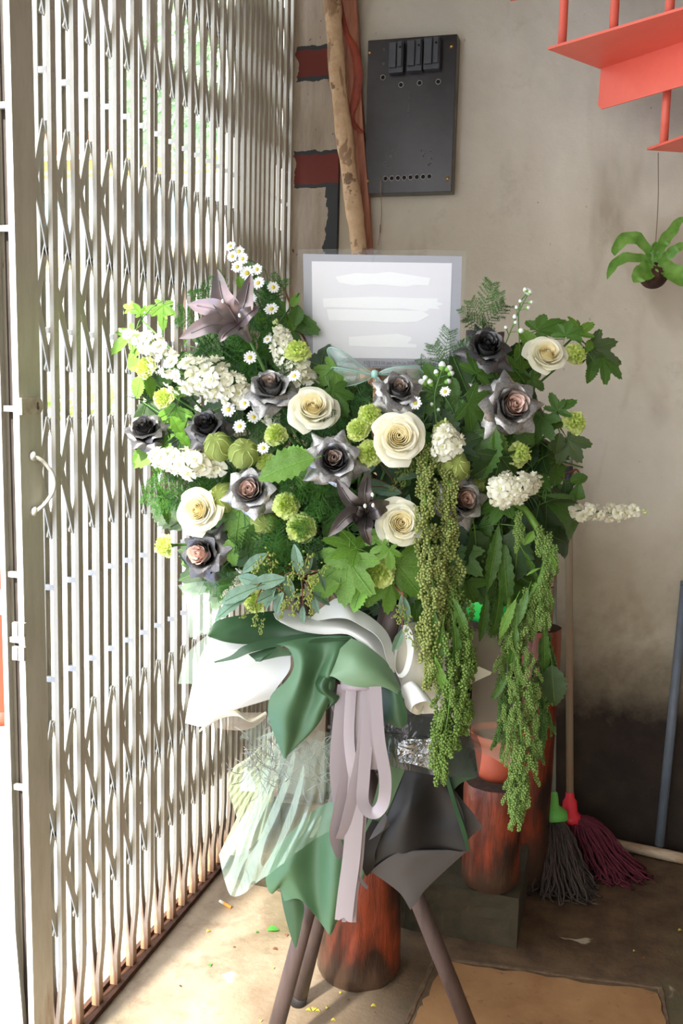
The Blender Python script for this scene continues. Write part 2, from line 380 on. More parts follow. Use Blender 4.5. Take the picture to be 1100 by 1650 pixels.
for (z1, z0) in LAT:
    for k in range(-1, len(GY)-1):
        ya = GY[k] if k >= 0 else 1.528; yb = GY[k+1]
        for s_, (za, zb) in ((1, (z1, z0)), (-1, (z0, z1))):
            p0, p1 = V((CX+s_*.003, ya, za)), V((CX+s_*.003, yb, zb)); dd = (p1-p0); L = dd.length; dd.normalize(); nn = V((1, 0, 0)).cross(dd)
            mb = MB(); hw = .0078
            vs = []
            for t_ in (-.006, L*.5, L+.006):
                for xo in (-.0012, .0012):
                    for s2 in (-1, 1): vs.append(p0+dd*t_+nn*hw*s2+V((xo, 0, 0)))
            mb.add(vs, [(0,1,3,2),(4,5,1,0),(8,9,5,4),(2,3,7,6),(6,7,11,10),(1,5,7,3),(5,9,11,7),(4,0,2,6),(8,4,6,10),(9,8,10,11)])
            part('lattice_arm', mb, M_gate, gate, False)
piv = MB().lathe([(0, -.0185), (.005, -.0185), (.005, .0185), (0, .0185)], 8, M=Matrix.Rotation(pi/2, 3, 'Y'))
pme = piv.mesh('pivot', M_steel, False)
for zz_ in (2.43, 2.205, 1.99, 1.799, 1.578, 1.368, 1.271, 1.057, .689, .468, .258):
    for y in GY[:20]:
        o = link('pivot', pme, gate); o.location = (0, y-2.2, zz_)
spc = MB().box((-.0095, -.0085, -.0055), (.0095, -.001, .0055)).box((-.0185, -.003, -.003), (.0185, .003, .003)).mesh('spacer', M_steel, False)
for zz_ in (1.889, 1.436, .958, .779, 1.17):
    for y in GY:
        if zz_ == 1.17: continue
        o = link('spacer', spc, gate); o.location = (0, y-2.2, zz_)
# leading post
part('post_plate', channel(CX+.004, CX+.016, 1.480, 1.546, -1, [(0, .02), (0, TOPZ)]), M_gate, gate, False)
part('post_channel', channel(CX-.030, CX-.020, 1.480, 1.506, 1, [(.012, .02), (.012, .12), (0, .32), (0, TOPZ)]), M_gate, gate, False)
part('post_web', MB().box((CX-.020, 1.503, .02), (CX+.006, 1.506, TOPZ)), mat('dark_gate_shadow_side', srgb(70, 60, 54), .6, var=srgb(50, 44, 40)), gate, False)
for zz_ in (1.80, 1.60, 1.295, 1.0, .88, .60, 2.0):
    part('post_spacer', MB().box((CX-.022, 1.486, zz_-.005), (CX+.006, 1.494, zz_+.005)), M_steel, gate, False)
# the post leans a little towards the opening
for o in gate.children:
    if o.name.startswith('post_'):
        for v_ in o.data.vertices: v_.co.y += -.0115*(v_.co.z-1.358)
# hasp eye, hinges, handles
hx = CX+.0162
def plate_hole(cy, cz, l, h_, r_, x0, th):
    mb = MB(); n = 20; out = []; inn = []
    for i in range(n):
        a = 2*pi*i/n; inn.append((cy+r_*cos(a), cz+r_*sin(a)))
        yy = cy+h_*cos(a) if cos(a) > 0 else cy-l*min(1, abs(cos(a))*3); z_ = cz+(h_*sin(a) if cos(a) > 0 else h_*max(-1, min(1, sin(a)*1.6)))
        out.append((yy, z_))
    for x_ in (x0, x0+th):
        pass
    vs = [V((x0+th, a, b)) for a, b in out]+[V((x0+th, a, b)) for a, b in inn]+[V((x0, a, b)) for a, b in out]+[V((x0, a, b)) for a, b in inn]
    fs = []
    for i in range(n):
        j = (i+1) % n; fs += [(i, j, n+j, n+i), (2*n+i, 3*n+i, 3*n+j, 2*n+j), (i, 2*n+i, 2*n+j, j), (n+i, n+j, 3*n+j, 3*n+i)]
    return mb.add(vs, fs)
q = AX(57, 654, hx); part('hasp', plate_hole(q.y, q.z, .05, .0145, .007, hx, .006), M_hasp, gate, False, label='white chipped hasp plate with a round eye')
def ring(px, py0, py1, x0, sgn, bulge, nm='handle'):
    a, b = AX(px, py0, x0), AX(px+2, py1, x0); pts = []
    for i in range(13):
        t_ = i/12; m = a.lerp(b, t_); pts.append(m+V((sgn*.006+sgn*sin(pi*t_)*.016, sin(pi*t_)**.6*bulge, 0)))
    hb = part(nm, MB().tube([a+V((0, 0, 0))]+pts+[b], .0038, 8), M_steel, gate)
    for e_ in (a, b): part('mount', MB().lathe([(0, -.001), (.009, -.001), (.009, .005), (.004, .009), (0, .009)], 12, e_, M=Matrix.Rotation(sgn*pi/2, 3, 'Y')), M_steel, hb)
ring(51, 735, 824, hx, 1, .036)
ring(20, 750, 812, CX-.030, -1, -.01)
for (py) in (1014, 1053):
    q = AY(30, py, 1.477); xl, xm, xr = AY(21, py, 1.477).x, AY(30, py, 1.477).x, AY(40, py, 1.477).x
    hg = part('hinge', MB().box((xm+.001, 1.474, q.z-.012), (xr, 1.482, q.z+.012)), M_hasp, gate, False)
    part('hinge_leaf', MB().box((xl, 1.474, q.z-.012), (xm-.001, 1.482, q.z+.012)), M_hasp, hg, False)
    for dz in (-.012, 0, .012): part('screw', MB().lathe([(.0032, 0), (.002, .002), (0, .002)], 8, ((xm+xr)/2 if dz else (xl+xm)/2, 1.474, q.z+dz*.5), M=Matrix.Rotation(pi/2, 3, 'X')), M_steel, hg)
part('floor_track', MB().box((CX-.022, 1.3, -.006), (CX-.012, D-.03, .012)).box((CX+.012, 1.3, -.006), (CX+.022, D-.03, .012)).box((CX-.022, 1.3, -.008), (CX+.022, D-.03, .001)), M_track, gate, False)
part('top_rail', MB().box((CX-.03, .6, TOPZ-.03), (CX+.03, D-.03, TOPZ)), M_gate, gate, False)
# ================================================================ meter board on the wall
M_board = mat('black_board', srgb(38, 31, 30), .26, var=srgb(52, 48, 50), vs=7, bump=.05, bs=30, spec=.35)
M_edge = mat('board_grey_edge', srgb(112, 112, 104), .6, var=srgb(92, 92, 86))
M_fuse = mat('charcoal_fuse_plastic', srgb(70, 72, 76), .5, var=srgb(54, 56, 60)); M_hole = mat('black_hole', srgb(10, 9, 9), .9)
M_brass = mat('brass', srgb(196, 160, 96), .35, .9); M_rim = mat('hole_rim', srgb(150, 146, 142), .5, .3); M_wire = mat('thin_wire', srgb(150, 120, 100), .5, .4)
BT = .05; by = D-BT
bc = [AY(x, y, by) for x, y in ((592, 66), (734, 55), (729, 309), (588, 312))]
x0, x1 = (bc[0].x+bc[3].x)/2, (bc[1].x+bc[2].x)/2; z1, z0 = (bc[0].z+bc[1].z)/2, (bc[2].z+bc[3].z)/2
tb = thing('meter_board', 'black electrical board with three fuse holders and drilled holes, high on the wall', 'fuse board', (x0, D, z0))
o = part('backbox', MB().box((x0-.001, by+.004, z0-.001), (x1+.001, D, z1+.001)), M_edge, tb, False); bevel(o, .002)
o = part('panel', MB().box((x0, by-.002, z0), (x1, by+.004, z1)), M_board, tb, False); bevel(o, .001)
RX = Matrix.Rotation(pi/2, 3, 'X')      # +z -> -y (towards the room)
def bp(x, y): q = AY(x, y, by); return V((q.x, by-.002, q.z))
for (a, b, c, d) in ((630, 72, 652, 121), (659, 69, 682, 118), (686, 65, 710, 115)):
    p0, p1 = bp(a, b), bp(c, d); f = part('fuse_holder', MB().box((p0.x, by-.028, p1.z), (p1.x, by-.002, p0.z)), M_fuse, tb, False); bevel(f, .002)
    wd = p1.x-p0.x
    g = part('fuse_carrier', MB().box((p0.x+.003, by-.038, p1.z+.012), (p0.x+wd*.55, by-.027, p0.z-.006)), M_fuse, f, False); bevel(g, .0015)
    g = part('fuse_carrier', MB().box((p0.x+wd*.62, by-.036, p1.z+.014), (p1.x-.003, by-.027, p0.z-.003)), M_fuse, f, False); bevel(g, .0015)
    part('screw', MB().lathe([(.0035, 0), (.003, .002), (0, .002)], 10, (p0.x+wd*.8, by-.036, p0.z-.02), M=RX), M_hole, f)
def hole(x, y, r, rim=True):
    c = bp(x, y)
    h_ = part('hole', MB().lathe([(r, .0006), (0, .0006)], 14, c, M=RX), M_hole, tb)
    if rim: part('hole_rim', MB().lathe([(r, 0), (r*1.05, .0012), (r*1.35, .001), (r*1.4, 0)], 14, c, M=RX), M_rim, h_)
for x, y in ((617, 125), (646, 137), (676, 134), (706, 132)): hole(x, y, .0058)
for i in range(8): hole(621+i*10.1, 288-i*.5, .0058)
for x, y in ((618, 103), (619, 80), (623, 247), (633, 243), (637, 250), (630, 252), (620, 263), (623, 268), (679, 243), (684, 248), (682, 252), (694, 244), (695, 256), (693, 263), (691, 266)): hole(x, y, .0022)
for i in range(8): hole(660.5-i*.4, 150+i*5, .0016)
for x, y in ((596, 85), (727, 75), (721, 288), (592, 292)):
    c = bp(x, y); s_ = part('screw', MB().lathe([(.006, 0), (.0055, .002), (.003, .004), (0, .0045)], 14, c, M=RX), M_brass, tb)
wp = [bp(621, 289)+V((0, -.004, 0)), bp(616, 290)+V((0, -.012, 0)), bp(615, 310)+V((0, -.012, 0)), bp(611, 340)+V((0, .03, 0)), bp(607, 370)+V((0, .04, 0)), bp(604, 392)+V((0, .04, 0))]
part('wire', MB().tube(cr(wp, 16), .0009, 5), M_wire, tb)
part('wire_knot', MB().tube([wp[4]+V((.001, -.002, .02)), wp[4]+V((0, -.002, -.004))], .0018, 5), M_wire, tb)

# ================================================================ branch and plank leaning in the corner
N = Nd('peeling_bark'); co = N.coord(); a = N.noise(9, 5, .6, N.coord((1.4, 1.4, .7)), .6); b = N.noise(40, 6, .7, co)
base = N.mix(N.ramp(a, [(.44, (0, 0, 0)), (.47, (1, 1, 1))]), srgb(150, 118, 88), N.mix(N.ramp(b, [(.35, (0, 0, 0)), (.7, (1, 1, 1))]), srgb(206, 178, 142), srgb(188, 150, 112)))
base = N.mix(N.ramp(N.noise(14, 4, .6, N.coord(loc=(3, 3, 3))), [(.62, (0, 0, 0)), (.66, (1, 1, 1))]), base, srgb(120, 92, 66))
N.set(Base_Color=base, Roughness=.75); N.bump(N.math('ADD', a, b), .5, .008); M_bark = N.m
M_redw = mat('reddish_wood', srgb(176, 118, 88), .6, var=srgb(132, 72, 48), vs=14, bump=.3, stretch=(4, 4, .4))
M_strap = mat('red_peeling_bark', srgb(156, 66, 40), .55, var=srgb(120, 46, 30), vs=20, bump=.4)
ty = D-.10
pts = [AY(528, -60, ty), AY(535, 0, ty), AY(545, 130, ty), AY(560, 260, ty), AY(578, 400, ty-.01)]
q = pts[-1]; pts += [q+V((.05, -.03, -.4)), q+V((.13, -.07, -.95)), V((q.x+.22, ty-.12, .005))]
t = thing('tree_branch', 'pale peeling tree trunk pole leaning in the wall corner left of the black board', 'branch', pts[-1])
cp = cr(pts, 60); part('trunk', MB().tube(cp, [.0245+.002*sin(i*.9)+.001*sin(i*2.7) for i in range(60)], 12), M_bark, t)
for i, (k, s_) in enumerate(((14, .02), (20, .016), (26, .02), (30, .014), (9, .014))):
    c = cp[k]+V((.008*(-1)**i, -.024, 0)); part('bark_flake', MB().grid([[c+V((-.012*s_*60*.7, .001, s_)), c+V((0, -.004, s_*1.2)), c+V((.008, .002, s_*.9))], [c+V((-.01, .002, -s_)), c+V((0, -.002, -s_*1.1)), c+V((.01, .003, -s_*.8))]]), M_bark, t)
ty2 = D-.045
t = thing('wood_plank', 'reddish brown wooden pole with curling bark, leaning behind the pale trunk', 'pole', V((-.6, ty2, 0)))
top, bot = AY(560, -40, ty2), AY(588, 400, ty2); dv = (bot-top)/(top.z-bot.z); end = bot+dv*(bot.z-.004)
mb = MB(); G = []
for i in range(24):
    c = top.lerp(end, i/23); wv = .0215+.002*sin(i*1.3)
    G.append([c+V((-wv, -.012, 0)), c+V((wv*.1, -.017, 0)), c+V((wv, -.012, 0)), c+V((wv, .012, 0)), c+V((-wv, .012, 0))])
mb.grid(G, wrap=True); part('shaft', mb, M_redw, t, False)
sp_ = [AY(x, y, ty2-.025) for x, y in ((548, 0), (556, 50), (570, 80), (577, 120), (572, 160), (564, 190), (572, 205), (584, 215))]
mb = MB(); cs = cr(sp_, 40); mb.grid([[c+V((-.011*sin(pi*(i+3)/46)-.003, 0, 0)), c+V((.002, -.006, 0)), c+V((.011*sin(pi*(i+3)/46)+.002, .002, .004))] for i, c in enumerate(cs)])
part('bark_curl', mb, M_strap, t, label='curling strip of red brown bark')
c = AY(563, 192, ty2-.03); part('knot', MB().lathe([(0, .012), (.006, .010), (.009, .003), (.008, 0)], 12, c, M=RX), M_strap, t)

# ================================================================ red spiral stair
M_red = mat('red_stair_paint', srgb(232, 108, 84), .45, var=srgb(222, 96, 74), vs=5, bump=.1, bs=50)
t = thing('spiral_staircase', 'coral red painted steel stair treads and balusters, top right corner', 'staircase', AZ(968, 112, 2.179))
zt = 2.179
poly = [AZ(882, 80, zt), AZ(905, 90, zt), AZ(968, 112, zt), AZ(1100, 68, zt)]
a, b = poly[-2], poly[-1]; far = a+(b-a)*4.2
c0, c1 = AZ(882, 80, zt), AZ(1100, 15, zt); nfar = c0+(c1-c0)*4.2
part('tread', MB().prism([poly[0], poly[2], far, nfar], (0, 0, .006)), M_red, t, False)
bq = (b-a).normalized(); n2 = bq.cross(V((0, 0, 1))).normalized()
zb = P(968, 178, 2.0)                      # beam lower edge
zbot = CAMH + (a-CAM).dot(FW)*0
for zz_ in [x*.002 for x in range(950, 1090)]:
    pass
def z_under(pt, py):                       # height below pt whose image row is py
    lo, hi = 0., 3.
    for _ in range(40):
        m = (lo+hi)/2; d = V((pt.x, pt.y, m))-CAM; r_ = 825-FPX*d.dot(UP)/d.dot(FW)
        if r_ < py: hi = m
        else: lo = m
    return (lo+hi)/2
za = z_under(a, 178)
off = n2*.004
pl = [a+V((.002, 0, 0)), a+V((0, 0, za-zt+.012)), a+bq*.012+V((0, 0, za-zt)), far+V((0, 0, za-zt)), far]
o = part('riser_plate', MB().prism(pl, off), M_red, t, False)
def bal(x, yb, ztop, yt=None, zb_=zt):
    q = AZ(x, yb, zb_) if zb_ else None; return q
for (x, yb) in ((905, 76), (988, 50), (1078, 22)):
    q = AZ(x, yb, zt+.006); part('baluster', MB().tube([q, V((q.x, q.y, zt+.75))], .0105, 12), M_red, t)
z2 = 1.962
q0, q1, q2 = AZ(1042, 242, z2), AZ(1100, 222, z2), AZ(1100, 249, z2)
f0 = q0+(q1-q0)*3; f1 = q0+(q2-q0)*5
for p_ in (q0, f0, f1): p_.y = min(p_.y, D-.03)
part('tread', MB().prism([q0, f1, f0], (0, 0, .006)), M_red, t, False)
q = AZ(1069, 232, z2+.006); part('baluster', MB().tube([q, V((q.x, q.y, zt))], .0105, 12), M_red, t)
z3 = 2.33; u0, u1, u2 = AZ(824, 0, z3), AZ(850, 2, z3), AZ(838, 4, z3)
part('tread', MB().prism([AZ(822, 2, z3), AZ(850, -2, z3), AZ(1000, -60, z3), AZ(980, -140, z3), AZ(822, -20, z3)], (0, 0, .006)), M_red, t, False)
qq = a+bq*1.0; part('newel', MB().tube([V((1.3, 2.45, 0)), V((1.3, 2.45, 3.04))], .045, 20), M_red, t)

# ================================================================ hanging fern ball
def leafstrip(pts, wmax, n=16, wave=.0, wn=5, fold=.15, tipw=.0, upv=None, base=.25, sh=.9, seed=0):
    """strap leaf along pts; returns grid rows of 5 points"""
    c = cr(pts, n); G = []
    for i, p in enumerate(c):
        t_ = i/(n-1); d = (c[min(i+1, n-1)]-c[max(i-1, 0)]).normalized()
        s_ = d.cross(upv if upv is not None else V((0, 0, 1))); s_ = s_.normalized() if s_.length > .05 else RT.copy()
        nn = s_.cross(d)
        w = wmax*(base+(1-base)*sin(pi*min(1, t_**sh*.92+.04)))*(1 if t_ < .9 else 1-(t_-.9)/.1*(1-tipw))
        row = []
        for j, u in enumerate((-1, -.5, 0, .5, 1)):
            zf = fold*abs(u)*w + wave*w*sin(wn*2*pi*t_+(1.5 if u > 0 else 0)+seed)*abs(u)**1.5
            row.append(p+s_*u*w*(1+.10*sin(wn*2*pi*t_+seed+u) if wave else 1)+nn*zf)
        G.append(row)
    return G
N = Nd('fern_strap_leaf'); co = N.coord(); a = N.noise(25, 5, .6, co)
c_ = N.mix(N.ramp(a, [(.35, (0, 0, 0)), (.65, (1, 1, 1))]), srgb(92, 146, 52), srgb(132, 180, 84))
N.set(Base_Color=c_, Roughness=.4); N.bump(a, .2, .002)
tr = N.n('ShaderNodeBsdfTranslucent'); mx = N.n('ShaderNodeMixShader'); mx.inputs[0].default_value = .3; N.l(c_, tr.inputs[0]); N.l(N.b.outputs[0], mx.inputs[1]); N.l(tr.outputs[0], mx.inputs[2]); N.l(mx.outputs[0], N.o.inputs[0])
M_strapleaf = N.m
M_coco = mat('dark_coir', srgb(44, 28, 20), .95, var=srgb(88, 56, 38), vs=30, bump=1, bs=90)
M_string = mat('string', srgb(120, 104, 84), .9)
pd = (AZ(1060, 247, z2)-CAM).dot(FW)
t = thing('hanging_fern', 'small strap leaved fern in a dark root ball hanging on a string', 'hanging plant', P(1052, 445, pd))
cb = P(1052, 444, pd)
mb = MB(); G = []
for i in range(15):
    th = pi*i/14; G.append([cb+V((cos(k/20*2*pi), sin(k/20*2*pi), 0))*(.036*sin(th)*(1+.14*mnoise.noise(V((k*.9, i*.8, 3)))))+V((0, 0, .034*cos(th))) for k in range(20)])
part('root_ball', mb.grid(G, wrap=True), M_coco, t)
for lf, w_ in (([(1050, 425), (1040, 398), (1022, 384), (1004, 386), (991, 402), (990, 412)], 10), ([(1048, 422), (1035, 417), (1012, 415), (993, 422), (983, 436), (978, 450)], 8),
               ([(1052, 425), (1046, 432), (1030, 443), (1020, 455)], 15), ([(1056, 422), (1062, 405), (1068, 390), (1080, 375), (1092, 358), (1100, 350)], 9), ([(1060, 424), (1075, 412), (1090, 400), (1112, 392)], 8),
               ([(1058, 430), (1078, 436), (1095, 448), (1125, 460)], 15), ([(1050, 425), (1053, 405), (1056, 388)], 7)):
    pts = [P(x, y, pd-.03-.02*(i > 1)) for i, (x, y) in enumerate(lf)]
    part('leaf', MB().grid(leafstrip(pts, w_*pd/FPX, 18, .28, 4, .25, .2, seed=w_, upv=FW*-1)), M_strapleaf, t)
st0 = AZ(1060, 246, z2); part('string', MB().tube(cr([st0, P(1060, 320, pd), P(1056, 390, pd), cb+V((0, 0, .03))], 14), .0011, 5), M_string, t)

# ================================================================ concrete step, stumps, pots
M_step = mat('mossy_concrete', srgb(74, 62, 44), .9, var=srgb(44, 44, 28), vs=9, bump=.8, bs=25)
mb = MB(); nX, nZ = 40, 6
xa, xb, yf, yb_, hz = CX+.05, -.168, 2.262, 2.66, .135
def stepY(x): return yf + (.10*max(0, (-.45-x)/.5)) + .006*mnoise.noise(V((x*14, 0, 0)))
G = []
for j in range(nZ+4):
    row = []
    for i in range(nX+1):
        x = xa+(xb-xa)*i/nX; hh = hz*(1-.35*max(0, (-.5-x)/.5))
        if j <= nZ: q = V((x, stepY(x)+.006*mnoise.noise(V((x*18, j*.9, 1))), hh*j/nZ*(1) - (.004 if j == nZ else 0)))
        else: q = V((x, stepY(x)+(yb_-stepY(x))*((j-nZ)/3)**.9, hh+.004*mnoise.noise(V((x*9, j, 2)))))
        row.append(q)
    G.append(row)
mb.grid(G); e_ = [r[-1] for r in G]; mb.add(e_+[V((xb, yb_, 0))], [tuple(range(len(e_)+1))])
o = single('concrete_step', mb, M_step, 'low mossy concrete plinth along the back, under the stumps', 'plinth', (xb, yf, 0), smooth=False)
N = Nd('varnished_log'); co = N.coord(); a = N.noise(7, 7, .7, N.coord((3.5, 3.5, .55)), .5); b = N.noise(3.2, 5, .6, N.coord((2, 2, .8), loc=(4, 0, 1)))
g = N.xyz(N.coord(kind='Generated'))
base = N.mix(N.ramp(a, [(.32, (0, 0, 0)), (.66, (1, 1, 1))]), srgb(74, 32, 20), srgb(164, 68, 36))
base = N.mix(N.ramp(b, [(.47, (0, 0, 0)), (.60, (1, 1, 1))]), base, srgb(44, 25, 18))
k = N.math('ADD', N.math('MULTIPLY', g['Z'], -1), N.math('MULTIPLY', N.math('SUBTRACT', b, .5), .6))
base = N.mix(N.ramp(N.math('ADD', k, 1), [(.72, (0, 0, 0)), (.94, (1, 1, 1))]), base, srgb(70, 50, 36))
N.set(Base_Color=base, Roughness=.38, Coat_Weight=.25); N.bump(N.math('ADD', a, b), .6, .01); M_log = N.m
M_end = mat('weathered_log_end', srgb(70, 54, 44), .9, var=srgb(40, 30, 26), vs=30, bump=.6)
def stump(nm, c, r0, r1, h_, label, lean=(0, 0), seed=0):
    t = thing(nm, label, 'stump', c); c = V(c); G = []; m, n = 16, 28
    for i in range(m):
        s_ = i/(m-1); rr_ = r0+(r1-r0)*s_
        if i == 0: rr_ *= .90
        if i == m-1: rr_ *= .97
        G.append([c+V((lean[0]*s_, lean[1]*s_, h_*s_))+V((cos(k/n*2*pi), sin(k/n*2*pi), 0))*rr_*(1+.05*mnoise.noise(V((cos(k/n*2*pi)*1.5+seed, sin(k/n*2*pi)*1.5, s_*2)))+.012*sin(k*2.3+seed)) for k in range(n)])
    part('log', MB().grid(G, wrap=True), M_log, t)
    tp = G[-1]; cc = sum(tp, V())/n
    part('cut_end', MB().add(tp+[cc+(p-cc)*.55+V((0, 0, .003)) for p in tp]+[cc+V((0, 0, .001))], [(i, (i+1) % n, n+(i+1) % n, n+i) for i in range(n)]+[(n+i, n+(i+1) % n, 2*n) for i in range(n)]), M_end, t)
    return t
sl, sr = AZ(508, 1580, 0), AZ(645, 1580, 0); sc = (sl+sr)/2+V((-.02, .075, 0)); sR = (sr-sl).length/2
sb = AZ(577, 1604, 0); sc = sb+V((-.27, .963, 0))*sR*1.02
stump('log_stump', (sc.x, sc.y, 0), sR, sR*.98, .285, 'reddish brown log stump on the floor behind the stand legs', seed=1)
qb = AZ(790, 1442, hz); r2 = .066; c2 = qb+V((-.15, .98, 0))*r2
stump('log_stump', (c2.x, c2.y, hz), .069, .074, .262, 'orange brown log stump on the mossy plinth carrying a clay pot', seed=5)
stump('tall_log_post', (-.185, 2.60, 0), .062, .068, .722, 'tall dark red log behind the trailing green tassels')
M_terra = mat('terracotta_plastic', srgb(200, 98, 66), .5, var=srgb(184, 84, 56), vs=8)
def pot(c, r0, r1, h_, label, m=M_terra, nm='plant_pot'):
    t = thing(nm, label, 'pot', c); c = V(c)
    part('pot_body', MB().lathe([(0, .004), (r0*.7, .004), (r0*.72, 0), (r0*.96, 0), (r0, .012), (r1*.96, h_*.82), (r1*.93, h_*.82), (r0*.9, .02), (0, .02)], 28, c), m, t)
    part('rim', MB().lathe([(r1*.96, h_*.80), (r1*1.05, h_*.82), (r1*1.07, h_), (r1*.99, h_), (r1*.94, h_*.84)], 28, c), m, t)
    part('soil', MB().lathe([(r1*.95, h_*.88), (0, h_*.9)], 20, c), mat('potting_soil', srgb(44, 32, 24), 1, var=srgb(70, 52, 40), vs=60, bump=.8), t)
    return t
zt2 = hz+.262+.002
q = AZ(798, 1262, zt2); pot((q.x-.005, q.y+.045, zt2), .045, .062, .115, 'terracotta coloured plastic pot on the stump on the plinth')
q = V((c2.x-.115, c2.y+.13, hz+.135)); M_blk = mat('black_plastic', srgb(20, 20, 20), .45)
# more of the dark corner behind the flowers: stacked pots on a black crate
def crate(c, sx, sy, h_, label):
    t = thing('plastic_crate', label, 'crate', c); c = V(c)
    for nm, a, b in (('side_wall', (-sx, -sy, 0), (sx, -sy+.008, h_)), ('side_wall', (-sx, sy-.008, 0), (sx, sy, h_)), ('side_wall', (-sx, -sy+.008, 0), (-sx+.008, sy-.008, h_)), ('side_wall', (sx-.008, -sy+.008, 0), (sx, sy-.008, h_)), ('bottom', (-sx+.008, -sy+.008, 0), (sx-.008, sy-.008, .008))):
        part(nm, MB().box(V(a)+c, V(b)+c), M_blk, t, False)
    for zz_ in (.3, .6, .96): part('rib', MB().box((c.x-sx-.006, c.y-sy-.006, c.z+h_*zz_-.008), (c.x+sx+.006, c.y-sy+.001, c.z+h_*zz_)), M_blk, t, False)
crate((-.55, 2.56, .125), .16, .10, .32, 'lower black plastic crate on the plinth behind the bouquet')
crate((-.55, 2.56, .446), .16, .10, .32, 'upper black plastic crate in the dark corner behind the bouquet')
pot((-.53, 2.58, .768), .07, .09, .15, 'black nursery pot on the upper crate', M_blk, 'nursery_pot')
# on the tall log: brown box, green bowl, terracotta pot
M_card = mat('brown_board_box', srgb(150, 122, 98), .8, var=srgb(128, 102, 82), vs=12); M_green = mat('bright_green_plastic', srgb(58, 222, 96), .35, var=srgb(48, 208, 84)); 
zc = .724
q0, q1 = AY(838, 985, 2.56), AY(888, 985, 2.56)
t = thing('wooden_box', 'brown box on the tall log, below the green bowl', 'box', (-.20, 2.6, zc))
bx = part('body', MB().box((q0.x-.02, 2.552, zc), (q1.x, 2.66, zc+.12)), M_card, t, False); bevel(bx, .002)
part('lid', MB().box((q0.x-.022, 2.549, zc+.12), (q1.x+.003, 2.663, zc+.132)), M_card, t, False)
part('label_frame', MB().box((q1.x-.03, 2.548, zc+.028), (q1.x-.006, 2.552, zc+.036)), M_end, t, False)
bc_ = AY(808, 975, 2.50)
t = thing('bowl', 'bright green plastic bowl behind the trailing stems', 'bowl', (bc_.x-.0, 2.50, .757))
ct = (bc_.x-.03, 2.50, .757)
part('body', MB().lathe([(0, 0), (.055, 0), (.075, .075), (.079, .115), (.0765, .115), (.072, .075), (.052, .004), (0, .004)], 32, ct), M_green, t)
part('rim', MB().lathe([(.079, .112), (.086, .115), (.086, .119), (.079, .119)], 32, ct), M_green, t)
t2 = thing('wooden_shelf', 'small dark shelf board under the green bowl', 'shelf', (bc_.x-.06, 2.5, .74))
part('board', MB().box((bc_.x-.16, 2.44, .742), (bc_.x+.055, 2.548, .757)), M_end, t2, False)
part('bracket', MB().box((bc_.x-.15, 2.52, hz), (bc_.x-.13, 2.54, .742)), M_end, t2, False); part('bracket', MB().box((bc_.x+.0, 2.52, hz), (bc_.x+.02, 2.54, .742)), M_end, t2, False)
q = AY(849, 930, 2.60); pot((q.x, 2.605, zc+.133), .036, .052, .085, 'terracotta pot on top of the brown box')

# ================================================================ mops, pipe, pole
M_hand = mat('mop_handle_film', srgb(168, 178, 168), .4, var=srgb(120, 126, 112), vs=9, stretch=(1, 1, .5)); M_hand2 = mat('mop_handle_tan', srgb(176, 128, 98), .5, var=srgb(130, 150, 130), vs=2, stretch=(1, 1, .6))
M_grip = mat('dark_grip', srgb(44, 50, 58), .5); M_mg = mat('green_mop_socket', srgb(108, 190, 84), .45); M_mr = mat('red_mop_socket', srgb(226, 44, 60), .45)
M_my = mat('grey_brown_yarn', srgb(88, 76, 68), .95, var=srgb(64, 54, 50), vs=60); M_mp = mat('maroon_yarn', srgb(112, 40, 56), .95, var=srgb(84, 30, 44), vs=60)
def mop(label, base, top, mh, ms, my, cone, spread, seed, grip=False):
    t = thing('mop', label, 'mop', (base.x, base.y, 0)); d = (top-base).normalized()
    part('handle', MB().tube([base+d*.04, top], .0108, 12), mh, t)
    if grip: part('grip', MB().tube([top-d*.12, top-d*.03], .0122, 12), M_grip, t); part('cap', MB().tube([top-d*.02, top+d*.01, top+d*.02], [.0118, .010, .005], 12), M_hand, t)
    Q = d.to_track_quat('Z', 'Y').to_matrix()
    if cone == 'green': pr_ = [(.012, .075), (.016, .07), (.020, .035), (.030, .03), (.043, .02), (.045, 0), (.040, -.004), (0, -.004)]
    else: pr_ = [(.0115, .075), (.013, .06), (.020, .05), (.022, .02), (.032, .01), (.036, -.008), (.03, -.012), (0, -.012)]
    part('socket', MB().lathe(pr_, 20, base, M=Q), ms, t)
    rr_ = random.Random(seed); mb = MB()
    for i in range(230):
        a = rr_.uniform(0, 2*pi); r_ = rr_.uniform(.2, 1)
        o1 = V((cos(a)*.03, sin(a)*.03, 0)); end = V((base.x+spread[0]+cos(a)*r_*spread[2], base.y+spread[1]+sin(a)*r_*spread[3], .004+rr_.uniform(0, .012)))
        p0 = base+Q@o1*.9; m1 = p0.lerp(end, .35)+V((cos(a)*.012, sin(a)*.012, .02+.03*r_)); m2 = p0.lerp(end, .72)+V((rr_.uniform(-.012, .012), rr_.uniform(-.012, .012), .012+.02*(1-r_)))
        m2.z = max(m2.z, .008); m1.z = max(m1.z, .012)
        pp = cr([p0, m1, m2, end, end+V((rr_.uniform(-.02, .02), rr_.uniform(-.02, .01), 0))], 12)
        for k_ in range(4, 12): pp[k_] += V((rr_.uniform(-.007, .007), rr_.uniform(-.007, .007), rr_.uniform(-.003, .003))); pp[k_].z = max(pp[k_].z, .004)
        mb.tube(pp, .0026, 4, False)
    part('yarn', mb, my, t, kind='stuff')
bg_ = AZ(889, 1318, .15); mop('green collared mop with grey brown yarn leaning on the wall', bg_, AY(892, 700, D-.03), M_hand, M_mg, M_my, 'green', (.035, -.10, .10, .11), 3)
